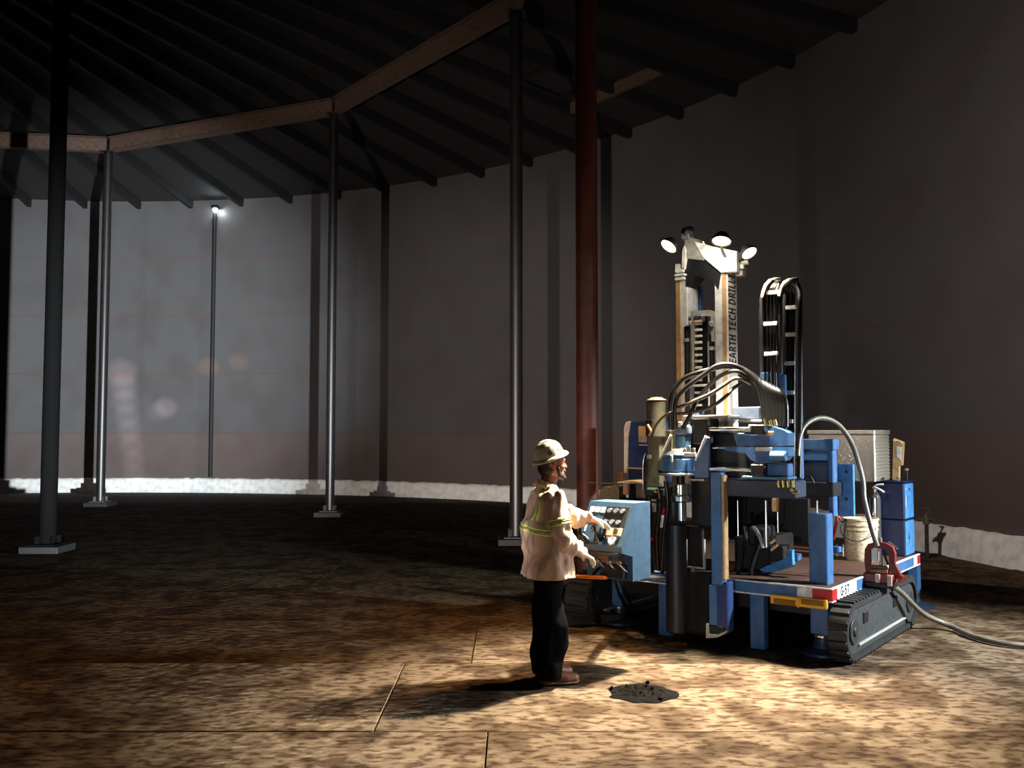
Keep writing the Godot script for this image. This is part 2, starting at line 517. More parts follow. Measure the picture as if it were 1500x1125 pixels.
func make_tank() -> void:
	# floor: a slab with lapped steel plates on it
	var fl := sub(self, "floor")
	structure(fl)
	var b := MB.new()
	b.lathe([Vector2(0, -0.022), Vector2(TANK_R + 0.1, -0.022), Vector2(TANK_R + 0.1, -0.25), Vector2(0, -0.25)].map(func(p): return p), Transform3D(Basis(), TANK_C), 96)
	put(b.mesh(), "floor_bed", "floor_base", fl)
	var rng := RandomNumberGenerator.new()
	rng.seed = 7
	var joints := {3: -5.6, 4: -0.15, 5: -0.86, 6: -0.33, 7: 1.9, 8: -2.4}
	for row in range(-5, 16):
		var near := -2.68 + 1.7 * row
		var far := near + 1.7
		if row == 4:
			near = 4.12
		var dz := maxf(absf(near - 9.88), absf(far - 9.88))
		if dz > TANK_R - 0.4:
			continue
		var half := sqrt((TANK_R - 0.15) * (TANK_R - 0.15) - dz * dz)
		var lo := TANK_C.x - half
		var hi := TANK_C.x + half
		var first: float = joints.get(row, rng.randf_range(-3.0, 3.0))
		var cuts := [lo]
		for k in range(-8, 6):
			var x := first + 5.6 * k
			if x > lo + 0.4 and x < hi - 0.4:
				cuts.append(x)
		cuts.append(hi)
		for k in cuts.size() - 1:
			b = MB.new()
			var w: float = cuts[k + 1] - cuts[k]
			b.box(Vector3(-w / 2 + 0.005, -0.012, -0.838), Vector3(w / 2 - 0.005, 0.0, 0.838), 0.003)
			var p := put(b.mesh(), "floor_plate", "floor_plate_%d" % ((k + row * 2 + 20) % 3), fl)
			p.position = Vector3((cuts[k] + cuts[k + 1]) / 2, -0.003 + (0.0015 if row < 7 else 0.0002) * ((k * 7 + row + 10) % 3), -(near + far) / 2)
			p.rotation = Vector3(0.0016 if row < 7 else 0.0003, 0, rng.randf_range(-0.0005, 0.0005) if row < 7 else 0.0)
	# shell: five courses of plate, each lapped inside the one above
	var wa := sub(self, "wall_round")
	structure(wa)
	for k in 5:
		b = MB.new()
		var y0 := 1.846 * k - (0.25 if k == 0 else 0.02)
		var y1 := 1.846 * (k + 1)
		var r := TANK_R + 0.008 * k
		b.lathe([Vector2(r, y1), Vector2(r, y0), Vector2(r + 0.05, y0), Vector2(r + 0.05, y1), Vector2(r, y1)], Transform3D(Basis(), TANK_C), 240)
		put(b.mesh(), "shell_course", "shell_rusty" if k == 0 else "shell", wa)
	for k in range(1, 5):
		b = MB.new()
		var y := 1.846 * k - 0.02
		var r := TANK_R + 0.008 * k
		b.lathe([Vector2(r, y + 0.022), Vector2(r - 0.016, y + 0.012), Vector2(r - 0.016, y - 0.006), Vector2(r, y - 0.012)], Transform3D(Basis(), TANK_C), 240)
		put(b.mesh(), "weld_seam", "weld", wa)
	# roof: cone of sheet on radial channel rafters
	var ce := sub(self, "ceiling")
	structure(ce)
	b = MB.new()
	var top := roof_y(0)
	b.lathe([Vector2(0, top), Vector2(TANK_R + 0.06, 9.225), Vector2(TANK_R + 0.06, 9.3), Vector2(0, top + 0.075)], Transform3D(Basis(), TANK_C), 144)
	put(b.mesh(), "roof_sheet", "roof", ce)
	var prof := PackedVector2Array([Vector2(-0.06, -0.28), Vector2(0.06, -0.28), Vector2(0.06, -0.262), Vector2(-0.04, -0.262), Vector2(-0.04, -0.018), Vector2(0.06, -0.018), Vector2(0.06, 0), Vector2(-0.06, 0)])
	for part in [[13.46, 19.14], [6.9, 13.42]]:
		b = MB.new()
		var z := Vector3(0, -0.085, 1).normalized()
		b.prism(prof, (part[1] - part[0]) / z.z, Transform3D(Basis(Vector3.RIGHT, z.cross(Vector3.RIGHT), z), Vector3(0, roof_y(part[1]) - 0.004, part[1])), 0.0)
		var me := b.mesh()
		for k in range(-5, 20):
			var o := put(me, "rafter", "rafter", ce)
			o.position = TANK_C
			o.rotation.y = PI - deg_to_rad(0.4 + 5.05 * k)
	# short brace between two rafters and the dark hatch frame beside it
	for d in [[50.9, 61.0, 17.15, "roof_brace", "girder"]]:
		b = MB.new()
		var p0 := around(d[0] + 0.3, d[2], roof_y(d[2]) - 0.2)
		var p1 := around(d[1] - 0.3, d[2] + 0.1, roof_y(d[2]) - 0.2)
		var z := (p1 - p0).normalized()
		var x := Vector3.UP.cross(z).normalized()
		b.prism(PackedVector2Array([Vector2(-0.05, -0.1), Vector2(0.05, -0.1), Vector2(0.05, -0.08), Vector2(-0.03, -0.08), Vector2(-0.03, 0.14), Vector2(-0.05, 0.14)]), p0.distance_to(p1), Transform3D(Basis(x, z.cross(x), z), p1), 0.0)
		for k in 3:
			var c := p0.lerp(p1, 0.18 + 0.3 * k)
			b.box(Vector3(-0.03, -0.12, -0.03), Vector3(0.06, 0.16, 0.03), 0.004, Transform3D(Basis(x, Vector3.UP, x.cross(Vector3.UP)), c))
		put(b.mesh(), d[3], d[4], ce)
	b = MB.new()
	for s in 4:
		var a0: float = [51.6, 55.4, 55.4, 51.6][s]
		var a1: float = [55.4, 55.4, 51.6, 51.6][s]
		var r0: float = [15.5, 15.5, 16.7, 16.7][s]
		var r1: float = [15.5, 16.7, 16.7, 15.5][s]
		b.tube([around(a0, r0, roof_y(r0) - 0.12), around(a1, r1, roof_y(r1) - 0.12)], 0.05, 6)
	put(b.mesh(), "hatch_frame", "rafter", ce)
	# columns and the ring girder on them
	column("dark steel pipe column farthest left, thick and unlit, rising out of the top of the picture", Vector3(-7.25, 0, -14.5), 0.125, 9.98, "column_black")
	column("slim dark steel column under the left bend of the ring girder", Vector3(-10.4, 0, -23.4), 0.11, 9.06, "column_dark")
	column("slim dark steel column under the ring girder bend right of the small wall light", Vector3(-4.05, 0, -20.6), 0.1, 9.06, "column_dark")
	column("dark steel column standing just behind the worker's back", Vector3(0.07, 0, -15.5), 0.11, 9.06, "column_dark")
	column("rust red steel column standing behind the control console", Vector3(0.76, 0, -9.3), 0.112, 9.06, "column_rust")
	var nodes := [Vector3(-17.3, 0, -22.3), Vector3(-10.4, 0, -23.4), Vector3(-4.05, 0, -20.6), Vector3(0.07, 0, -15.5), Vector3(0.76, 0, -9.3)]
	var says := ["rusty roof girder leaving the left edge of the picture", "rusty roof girder between the two slim far columns", "rusty roof girder climbing from the far column to the top edge", "rusty roof girder above the column behind the worker"]
	for k in 4:
		var p: Vector3 = nodes[k]
		var q: Vector3 = nodes[k + 1]
		var z := (p - q).normalized()
		var x := Vector3.UP.cross(z).normalized()
		b = MB.new()
		var i := PackedVector2Array([Vector2(-0.09, 0), Vector2(0.09, 0), Vector2(0.09, 0.025), Vector2(0.012, 0.025), Vector2(0.012, 0.355), Vector2(0.09, 0.355), Vector2(0.09, 0.38), Vector2(-0.09, 0.38), Vector2(-0.09, 0.355), Vector2(-0.012, 0.355), Vector2(-0.012, 0.025), Vector2(-0.09, 0.025)])
		b.prism(i, p.distance_to(q) - 0.1, Transform3D(Basis(x, Vector3.UP, z), p - z * 0.05 + Vector3(0, 9.06, 0)), 0.0)
		tag(put(b.mesh(), "ring_girder", "girder", self), says[k], "girder", "girders of the roof ring")
	# small light at the top of the far wall with its conduit
	var wl := sub(self, "wall_light")
	wl.position = around(8.05, 18.98, 8.86)
	b = MB.new()
	b.box(Vector3(-0.1, 0.04, -0.16), Vector3(0.1, 0.12, 0.04), 0.01)
	put(b.mesh(), "hood", "dark_steel", wl)
	b = MB.new()
	b.lathe([Vector2(0, -0.1), Vector2(0.06, -0.07), Vector2(0.09, 0), Vector2(0.06, 0.05), Vector2(0, 0.06)], Transform3D(), 16)
	put(b.mesh(), "bulb", "wall_glow", wl)
	var ol := OmniLight3D.new()
	ol.name = "glow"
	ol.light_energy = 0.5
	ol.light_color = Color(0.92, 0.97, 1.0)
	ol.light_size = 0.05
	ol.omni_range = 40.0
	ol.omni_attenuation = 2.0
	ol.shadow_enabled = true
	wl.add_child(ol)
	tag(wl, "small bright white light high on the far wall between two rafter ends", "lamp")
	var con := tub(self, "conduit", "rafter", [around(7.85, 19.1, 8.75), around(7.85, 19.1, 5.0), around(7.85, 19.1, 0.47)], 0.06)
	tag(con, "dark conduit running down the far wall below the small light", "conduit")
	# white liner along the foot of the wall
	b = MB.new()
	var no := noise(0.9, 3, 4)
	var prev := []
	for s in range(0, 721):
		var deg := -180.0 + s * 0.5
		var n1 := no.get_noise_2d(deg * 1.1, 0.0)
		var n2 := no.get_noise_2d(deg * 2.5, 30.0)
		if s == 720:
			n1 = no.get_noise_2d(-180.0 * 1.1, 0.0)
			n2 = no.get_noise_2d(-180.0 * 2.5, 30.0)
		var h := 0.43 + 0.03 * n1 + 0.015 * n2
		var ring := []
		for p in [[0.17 + 0.03 * n2, -0.02], [0.15 + 0.02 * n1, 0.05], [0.12, h * 0.5], [0.1 + 0.02 * n2, h - 0.05], [0.07, h], [0.01, h - 0.005]]:
			ring.append(around(deg, TANK_R - p[0], p[1]))
		if prev.size():
			for k in 5:
				var c: Vector3 = (TANK_C - ring[k]).normalized()
				c.y = [0.2, 0.1, 0.1, 0.7, 3.0][k]
				var c2 := c
				c2.y = [0.1, 0.1, 0.4, 2.0, 3.0][k]
				c = c.normalized()
				c2 = c2.normalized()
				b.tri(prev[k], ring[k], ring[k + 1], c, c, c2)
				b.tri(prev[k], ring[k + 1], prev[k + 1], c, c2, c2)
		prev = ring
	tag(put(b.mesh(), "liner_strip", "liner", self), "long white liner strip with a ragged top along the foot of the tank wall", "liner")

func column(label: String, at: Vector3, r: float, y1: float, m: String) -> void:
	var o := sub(self, "column")
	o.position = at
	var b := MB.new()
	b.cyl(Vector3(0, 0.12, 0), Vector3(0, y1 - 0.02, 0), r, r, 28)
	put(b.mesh(), "shaft", m, o)
	b = MB.new()
	b.box(Vector3(-0.3, -0.01, -0.3), Vector3(0.3, 0.1, 0.3), 0.01)
	put(b.mesh(), "plinth", "rafter", o)
	b = MB.new()
	b.box(Vector3(-0.2, 0.1, -0.2), Vector3(0.2, 0.125, 0.2), 0.004)
	for k in 4:
		var a := PI / 4 + PI / 2 * k
		b.box(Vector3(r - 0.01, 0.125, -0.008), Vector3(r + 0.07, 0.24, 0.008), 0.002, Transform3D(Basis(Vector3.UP, a), Vector3.ZERO))
	put(b.mesh(), "base_plate", "plinth" if m != "column_black" else m, o)
	b = MB.new()
	b.box(Vector3(-0.16, y1 - 0.025, -0.16), Vector3(0.16, y1, 0.16), 0.004)
	put(b.mesh(), "cap_plate", m, o)
	tag(o, label, "column", "columns under the roof")

# ---------------------------------------------------------------- the drill rig
func outrigger(par: Node3D, called: String, at: Vector3, top: float, w: float, pad: float) -> void:
	var o := sub(par, called)
	o.position = at
	var h := w / 2
	var b := MB.new()
	b.box(Vector3(-h, 0.17, -h), Vector3(h, top, h), 0.008)
	put(b.mesh(), "leg_tube", "blue", o)
	b = MB.new()
	b.cyl(Vector3(0, 0.06, 0), Vector3(0, 0.2, 0), w * 0.43, w * 0.43, 24)
	put(b.mesh(), "jack_cylinder", "dark_blue", o)
	b = MB.new()
	b.cyl(Vector3(0, 0.14, 0), Vector3(0, 0.165, 0), w * 0.52, w * 0.52, 24)
	put(b.mesh(), "collar", "chrome", o)
	b = MB.new()
	b.lathe([Vector2(0, 0), Vector2(pad, 0), Vector2(pad, 0.02), Vector2(pad - 0.012, 0.026), Vector2(w * 0.55, 0.055), Vector2(w * 0.45, 0.1), Vector2(0, 0.1)], Transform3D(), 32)
	put(b.mesh(), "foot_pad", "dark_blue", o)

func track(par: Node3D, x0: float, x1: float) -> void:
	var o := sub(par, "crawler_track")
	var pts := []
	var r := 0.225
	for k in 13:
		var a := -PI / 2 + PI * k / 12.0
		pts.append(Vector2(-0.1 + cos(a) * r, 0.25 + sin(a) * r))
	for k in 13:
		var a := PI / 2 + PI * k / 12.0
		pts.append(Vector2(-1.78 + cos(a) * r, 0.25 + sin(a) * r))
	var t := Transform3D(Basis(Vector3(0, 0, 1), Vector3.UP, Vector3.LEFT), Vector3(x0, 0, 0))
	var b := MB.new()
	var m := pts.size()
	for k in m:
		var p: Vector2 = pts[k]
		var q: Vector2 = pts[(k + 1) % m]
		var c := Vector2(clampf(p.x, -1.78, -0.1), 0.25)
		var pi := c + (p - c) * 0.82
		var c2 := Vector2(clampf(q.x, -1.78, -0.1), 0.25)
		var qi := c2 + (q - c2) * 0.82
		var f := func(v: Vector2, x: float) -> Vector3: return Vector3(x, v.y, v.x)
		var mid := (p + q) / 2 - (c + c2) / 2
		var outw := Vector3(0, mid.y, mid.x)
		b.quad(f.call(p, x0), f.call(q, x0), f.call(q, x1), f.call(p, x1), outw)
		b.quad(f.call(pi, x0), f.call(qi, x0), f.call(qi, x1), f.call(pi, x1), -outw)
		b.quad(f.call(p, x1), f.call(q, x1), f.call(qi, x1), f.call(pi, x1), Vector3.RIGHT)
		b.quad(f.call(p, x0), f.call(q, x0), f.call(qi, x0), f.call(pi, x0), Vector3.LEFT)
	put(b.mesh(), "belt", "track_rubber", o)
	# lugs round the belt, sharing one mesh
	b = MB.new()
	b.box(Vector3(x0 + 0.004, -0.004, -0.016), Vector3(x1 - 0.004, 0.02, 0.016), 0.004)
	var lug := b.mesh()
	var total := 2 * 1.68 + TAU * r
	var n := 58
	for k in n:
		var s := total * k / n
		var pos: Vector2
		var ang: float
		if s < 1.68:
			pos = Vector2(-0.1 - s, 0.25 + r)
			ang = 0.0
		elif s < 1.68 + PI * r:
			ang = (s - 1.68) / r
			pos = Vector2(-1.78 - sin(ang) * r, 0.25 + cos(ang) * r)
		elif s < 3.36 + PI * r:
			pos = Vector2(-1.78 + s - 1.68 - PI * r, 0.25 - r)
			ang = PI
		else:
			ang = PI + (s - 3.36 - PI * r) / r
			pos = Vector2(-0.1 - sin(ang) * r, 0.25 + cos(ang) * r)
		var l := put(lug, "tread_lug", "track_rubber", o)
		l.transform = Transform3D(Basis(Vector3.RIGHT, -ang), Vector3(0, pos.y, pos.x))
	# side frame, covers, rollers
	var fr := []
	for p in pts:
		var c := Vector2(clampf(p.x, -1.78, -0.1), 0.25)
		fr.append(c + (p - c) * 0.8)
	b = MB.new()
	b.prism(PackedVector2Array(fr), x1 - x0 - 0.05, Transform3D(Basis(Vector3(0, 0, -1), Vector3.UP, Vector3.RIGHT), Vector3(x1 - 0.025, 0, 0)).scaled_local(Vector3(-1, 1, 1)) if false else Transform3D(Basis(Vector3(0, 0, 1), Vector3.UP, Vector3.LEFT), Vector3(x0 + 0.025, 0, 0)), 0.0)
	put(b.mesh(), "side_frame", "track_frame", o)
	b = MB.new()
	b.box(Vector3(x1 - 0.03, 0.115, -1.62), Vector3(x1 - 0.008, 0.135, -0.22), 0.004)
	put(b.mesh(), "roller_guard", "grey", o)
	for z in [-0.1, -1.78]:
		b = MB.new()
		b.cyl(Vector3(x1 - 0.03, 0.25, z), Vector3(x1 - 0.01, 0.25, z), 0.1, 0.1, 24)
		b.cyl(Vector3(x1 - 0.01, 0.25, z), Vector3(x1 + 0.004, 0.25, z), 0.04, 0.035, 16)
		put(b.mesh(), "wheel_hub", "track_rubber", o)
	for z in [-0.42, -1.3]:
		b = MB.new()
		b.box(Vector3(x1 - 0.03, 0.27, z - 0.06), Vector3(x1 - 0.012, 0.37, z + 0.06), 0.01)
		put(b.mesh(), "frame_port", "black", o)

func work_lamp(par: Node3D, at: Vector3, dir: Vector3, w: float, energy: float, col: Color, cone: float) -> void:
	var o := sub(par, "work_lamp")
	dir = dir.normalized()
	o.position = at
	o.basis = Basis.looking_at(dir, Vector3.UP if absf(dir.y) < 0.95 else Vector3.FORWARD)
	var h := w / 2
	var b := MB.new()
	b.lathe([Vector2(0, -0.07), Vector2(h * 0.55, -0.065), Vector2(h, -0.01), Vector2(h * 1.08, 0.0), Vector2(h * 1.08, 0.012), Vector2(h * 0.95, 0.012), Vector2(h * 0.95, 0.0), Vector2(0, 0.0)], Transform3D(Basis(Vector3.RIGHT, Vector3.FORWARD, Vector3(0, 1, 0)), Vector3(0, 0, -0.0)), 20)
	put(b.mesh(), "housing", "black", o)
	b = MB.new()
	b.lathe([Vector2(h * 0.93, 0.004), Vector2(h * 0.7, 0.014), Vector2(0, 0.02)], Transform3D(Basis(Vector3.RIGHT, Vector3.FORWARD, Vector3(0, 1, 0)), Vector3.ZERO), 20)
	put(b.mesh(), "lens", "lens" if energy > 0.0 else "amber_dark", o)
	if energy > 0.0:
		var l := SpotLight3D.new()
		l.name = "beam"
		l.position = Vector3(0, 0, -0.03 - h)
		l.spot_angle = cone
		l.spot_angle_attenuation = 1.0
		l.spot_range = 40.0
		l.spot_attenuation = 2.0
		l.light_energy = energy
		l.light_color = col
		l.light_size = h
		l.shadow_enabled = true
		o.add_child(l)
		if cone < 50.0:
			var s := OmniLight3D.new()   # spill of the brightest lamp on the mast head
			s.name = "spill"
			s.position = Vector3(0, 0, -0.03 - h)
			s.light_energy = 0.55
			s.light_color = col
			s.light_size = h
			s.omni_range = 20.0
			s.omni_attenuation = 2.0
			s.shadow_enabled = true
			o.add_child(s)

func console(con: Node3D, x0: float, x1: float, yt: float, yb: float, zt: float, zb: float) -> void:
	var t := Transform3D(Basis(Vector3(0, 0, 1), Vector3.UP, Vector3.LEFT), Vector3(x0, 0, 0))
	var b := MB.new()
	b.prism(PackedVector2Array([Vector2(zt, yt), Vector2(zb, yb), Vector2(zb, yb - 0.05), Vector2(zb - 0.16, yb - 0.09), Vector2(zb - 0.16, yb - 0.28), Vector2(zt - 0.24, yb - 0.28), Vector2(zt - 0.24, yt)]), x1 - x0, t, 0.006)
	put(b.mesh(), "console_body", "console_blue", con)
	# frame of the sloping panel: u to the right, v down the slope, w outward
	var u := Vector3.RIGHT
	var d := Vector3(0, yb - yt, zb - zt)
	var vl := d.length()
	var v := d.normalized()
	var w := u.cross(-v)
	var f := Transform3D(Basis(u, -v, w), Vector3(x0, yt, zt))
	var W := x1 - x0
	var on := func(called: String, m: String, u0: float, u1: float, v0: float, v1: float, h0: float, h1: float, bev: float) -> void:
		var q := MB.new()
		q.box(Vector3(u0 * W, -v1 * vl, h0), Vector3(u1 * W, -v0 * vl, h1), bev, f)
		put(q.mesh(), called, m, con)
	on.call("gauge_panel", "black", 0.42, 0.93, 0.1, 0.66, -0.005, 0.008, 0.004)
	for k in 3:
		on.call("label_plate", "sign_white", 0.06 + 0.125 * k, 0.16 + 0.125 * k, 0.13, 0.26, -0.004, 0.005, 0.002)
	on.call("raised_box", "console_blue", 0.1, 0.5, 0.5, 0.98, -0.005, 0.04, 0.01)
	on.call("warning_label", "red", 0.14, 0.4, 0.53, 0.57, 0.03, 0.042, 0.001)
	on.call("warning_label", "sign_white", 0.14, 0.18, 0.57, 0.76, 0.03, 0.042, 0.001)
	on.call("warning_label", "sign_white", 0.31, 0.4, 0.66, 0.73, 0.03, 0.042, 0.001)
	on.call("switch_plate", "brass_pale", 0.58, 0.92, 0.6, 0.78, 0.0, 0.012, 0.004)
	on.call("key_switch", "black", 0.76, 0.83, 0.63, 0.74, 0.008, 0.03, 0.004)
	for g in [[0.52, 0.22], [0.66, 0.22], [0.8, 0.22], [0.5, 0.48], [0.64, 0.48], [0.78, 0.48]]:
		var c := f * Vector3(g[0] * W, -g[1] * vl, 0.006)
		var q := MB.new()
		q.cyl(c, c + w * 0.012, 0.026, 0.026, 18)
		put(q.mesh(), "gauge_rim", "dark_steel", con)
		q = MB.new()
		q.cyl(c + w * 0.008, c + w * 0.0135, 0.019, 0.019, 18)
		put(q.mesh(), "gauge_face", "grey_blue", con)
	var gc := f * Vector3(0.77 * W, -0.9 * vl, 0.0)
	b = MB.new()
	b.cyl(gc, gc + w * 0.02, 0.04, 0.04, 24)
	put(b.mesh(), "gauge_rim", "chrome", con)
	b = MB.new()
	b.cyl(gc + w * 0.012, gc + w * 0.022, 0.031, 0.031, 24)
	put(b.mesh(), "gauge_face", "sign_white", con)
	for g in [[0.6, 0.85], [0.68, 0.85]]:
		var c := f * Vector3(g[0] * W, -g[1] * vl, 0.0)
		b = MB.new()
		b.cyl(c, c + w * 0.03, 0.014, 0.012, 12)
		put(b.mesh(), "switch", "chrome", con)
	for g in [[0.2, 0.95], [0.52, 0.9]]:
		var c := f * Vector3(g[0] * W, -g[1] * vl, 0.035)
		var q := MB.new()
		var up := (w + Vector3.UP * 0.5).normalized()
		var x := up.cross(Vector3.FORWARD).normalized()
		var pr := [Vector2(0, 0), Vector2(0.045, 0)]
		for k in 5:
			pr.append(Vector2(0.042 - 0.006 * k, 0.012 * k + 0.006))
			pr.append(Vector2(0.036 - 0.006 * k, 0.012 * k + 0.012))
		pr.append(Vector2(0, 0.062))
		q.lathe(pr, Transform3D(Basis(x, up, x.cross(up)), c), 18)
		q.cyl(c + up * 0.05, c + up * 0.1, 0.009, 0.009, 10)
		q.lathe([Vector2(0, 0.09), Vector2(0.018, 0.1), Vector2(0.022, 0.115), Vector2(0.016, 0.13), Vector2(0, 0.134)], Transform3D(Basis(x, up, x.cross(up)), c), 14)
		put(q.mesh(), "joystick", "black_gloss", con)
	bxp(con, "console_shelf", "black", x0 + 0.02, x1 - 0.02, yb - 0.075, yb - 0.045, zb - 0.2, zb + 0.03)
	bxp(con, "tag_plate", "brass_dull", x0 + 0.1, x0 + 0.2, yb - 0.15, yb - 0.09, zb - 0.165, zb - 0.15, 0.002)
	bxp(con, "valve_bank", "dark_steel", x0 + 0.15, x1 - 0.05, yb - 0.26, yb - 0.16, zb - 0.17, zb - 0.1)
	for k in 3:
		var x := x0 + 0.2 + 0.09 * k
		tub(con, "valve_lever", "chrome", [Vector3(x, yb - 0.2, zb - 0.12), Vector3(x, yb - 0.16, zb - 0.05), Vector3(x, yb - 0.13, zb - 0.01)], 0.008)
		cyz(con, "lever_knob", "brass_dull" if k else "chrome", Vector3(x, yb - 0.125, zb + 0.01), 0.017, 0.03)

func make_rig() -> void:
	var rig := sub(self, "drill_rig")
	rig.position = Vector3(2.58, 0, -7.51)
	rig.rotation.y = deg_to_rad(-37.5)
	tag(rig, "blue crawler drill rig with lit floodlights on its tall mast and a control console", "drill rig")
	# deck and rails
	bxp(rig, "chassis_frame", "dark_steel", -2.2, -0.25, 0.3, 0.47, -2.7, -0.3, 0.006)
	bxp(rig, "deck_plate", "deck", -2.32, -0.02, 0.555, 0.585, -2.72, -0.02, 0.004)
	var fr := sub(rig, "front_rail")
	bxp(fr, "rail_plate", "blue", -2.34, 0, 0.485, 0.585, -0.02, 0, 0.004)
	bxp(fr, "edge_strip", "white", -2.34, 0.004, 0.58, 0.592, -0.02, 0.006, 0.002)
	bxp(fr, "edge_strip", "white", -2.34, 0.004, 0.478, 0.49, -0.02, 0.006, 0.002)
	bxp(fr, "reflective_tape", "white", -0.285, -0.16, 0.49, 0.58, 0, 0.004, 0.001)
	bxp(fr, "reflective_tape", "red", -0.16, 0.004, 0.49, 0.58, 0, 0.005, 0.001)
	bxp(fr, "reflective_tape", "grey", -1, -0.86, 0.49, 0.58, 0, 0.004, 0.001)
	var sr := sub(rig, "side_rail")
	bxp(sr, "rail_plate", "blue", -0.02, 0, 0.485, 0.585, -2.74, -0.02, 0.004)
	bxp(sr, "edge_strip", "white", -0.02, 0.006, 0.58, 0.592, -2.74, -0.02, 0.002)
	bxp(sr, "edge_strip", "white", -0.02, 0.006, 0.478, 0.49, -2.74, -0.02, 0.002)
	bxp(sr, "reflective_tape", "red", 0, 0.005, 0.49, 0.58, -0.12, 0, 0.001)
	bxp(sr, "reflective_tape", "white", 0, 0.004, 0.49, 0.58, -0.62, -0.12, 0.001)
	bxp(sr, "reflective_tape", "white", 0, 0.004, 0.49, 0.58, -2.62, -2.5, 0.001)
	bxp(sr, "reflective_tape", "red", 0, 0.005, 0.49, 0.58, -2.74, -2.62, 0.001)
	words(sr, "unit_number", "G-57", "black", Vector3(0.0045, 0.505, -0.2), Basis(Vector3(0, 0, -1), Vector3.UP, Vector3.RIGHT), 0.075, 0.22)
	var ml := sub(rig, "marker_light")
	bxp(ml, "lamp_body", "amber", -0.5, -0.027, 0.426, 0.503, 0, 0.05, 0.008)
	bxp(ml, "divider", "amber", -0.269, -0.252, 0.421, 0.499, 0.01, 0.06, 0.004)
	bxp(ml, "lens", "amber_dark", -0.468, -0.282, 0.43, 0.475, 0.046, 0.056, 0.003)
	bxp(ml, "lens", "amber_dark", -0.237, -0.052, 0.451, 0.494, 0.046, 0.056, 0.003)
	# outriggers
	outrigger(rig, "outrigger", Vector3(-0.175, 0, -0.27), 1.17, 0.155, 0.17)
	outrigger(rig, "outrigger", Vector3(-0.12, 0, -2.98), 0.55, 0.11, 0.2)
	outrigger(rig, "outrigger", Vector3(-2.18, 0, -0.33), 0.75, 0.11, 0.17)
	outrigger(rig, "outrigger", Vector3(-2.18, 0, -2.7), 0.75, 0.11, 0.17)
	bxp(rig, "stabilizer_leg", "blue", -1.611, -1.486, 0.004, 0.491, -0.16, -0.06, 0.008)
	bxp(rig, "stabilizer_leg", "blue", -0.729, -0.601, 0.006, 0.52, -0.16, -0.06, 0.008)
	# tracks
	track(rig, 0.0, 0.155)
	track(rig, -2.52, -2.27)
	# mast
	var mast := sub(rig, "mast")
	bxp(mast, "mast_leg", "mast_grey", -0.968, -0.852, 1.35, 3.36, -0.17, 0.05, 0.006)
	bxp(mast, "mast_leg", "mast_grey", -1.347, -1.231, 1.35, 3.36, -0.17, 0.05, 0.006)
	bxp(mast, "slide_strip", "brass", -0.894, -0.856, 1.35, 3.28, 0.05, 0.058, 0.002)
	bxp(mast, "slide_strip", "brass", -1.343, -1.297, 1.35, 3.28, 0.05, 0.058, 0.002)
	bxp(mast, "sign_strip", "sign_white", -0.852, -0.848, 1.75, 3.31, -0.15, 0.04, 0.001)
	words(mast, "lettering", "EARTH TECH DRILLING", "black", Vector3(-0.848, 2.46, -0.125), Basis(Vector3.UP, Vector3(0, 0, 1), Vector3.RIGHT), 0.15, 0.9)
	bxp(mast, "back_beam", "blue", -1.285, -1.223, 1.4, 3.2, -0.26, -0.2, 0.006)
	bxp(mast, "back_plate", "dark_steel", -1.374, -1.277, 1.4, 3.3, -0.2, -0.17, 0.006)
	pol(mast, "crown_plate", "white", [Vector2(-1.143, 3.555), Vector2(-0.96, 3.484), Vector2(-0.738, 3.414), Vector2(-0.74, 3.242), Vector2(-0.886, 3.246), Vector2(-1.052, 3.398)], 0.09, 0.1)
	pol(mast, "crown_block", "grey", [Vector2(-1.25, 3.416), Vector2(-1.235, 3.612), Vector2(-1.121, 3.573), Vector2(-1.038, 3.391), Vector2(-1.058, 3.375)], 0.08, 0.16)
	pol(mast, "crown_cheek", "white", [Vector2(-1.261, 3.328), Vector2(-1.253, 3.487), Vector2(-1.232, 3.522), Vector2(-1.219, 3.483), Vector2(-1.22, 3.409), Vector2(-1.235, 3.313)], 0.1, 0.18)
	pol(mast, "sheave_cover", "dark_steel", [Vector2(-1.255, 3.296), Vector2(-1.227, 3.41), Vector2(-1.073, 3.405), Vector2(-0.899, 3.258), Vector2(-0.927, 3.104), Vector2(-0.978, 3.181), Vector2(-1.148, 3.247), Vector2(-1.23, 3.157)], 0.06, 0.2)
	cyx(mast, "sheave", "steel", -1.265, -1.184, 3.626, 0.06, 0.051)
	bxp(mast, "collar", "white", -1.335, -1.246, 3.289, 3.369, -0.11, 0.09, 0.008)
	bxp(mast, "collar", "white", -1.337, -1.228, 3.256, 3.274, -0.12, 0.1, 0.005)
	bxp(mast, "collar", "white", -1.336, -1.241, 3.221, 3.245, -0.11, 0.09, 0.006)
	bxp(mast, "tension_block", "grey", -0.777, -0.708, 3.27, 3.324, -0.08, 0.02, 0.008)
	bxp(mast, "tension_block", "grey", -0.784, -0.721, 3.212, 3.259, -0.08, 0.02, 0.008)
	cyx(mast, "tension_bolt", "steel", -0.735, -0.66, 3.332, 0, 0.031)
	var slide := sub(rig, "feed_slide")
	pol(slide, "frame", "grey", [Vector2(-1.192, 2.932), Vector2(-1.02, 2.931), Vector2(-0.968, 2.902), Vector2(-0.972, 2.65), Vector2(-1.004, 2.652), Vector2(-1.001, 2.875), Vector2(-1.159, 2.887), Vector2(-1.162, 2.631), Vector2(-1.195, 2.633)], 0.06, 0.1)
	bxp(slide, "frame_rail", "grey", -1.196, -1.17, 2.388, 2.662, -0.02, 0.06, 0.007)
	bxp(slide, "frame_rail", "grey", -1.04, -1.014, 2.052, 2.653, -0.02, 0.06, 0.007)
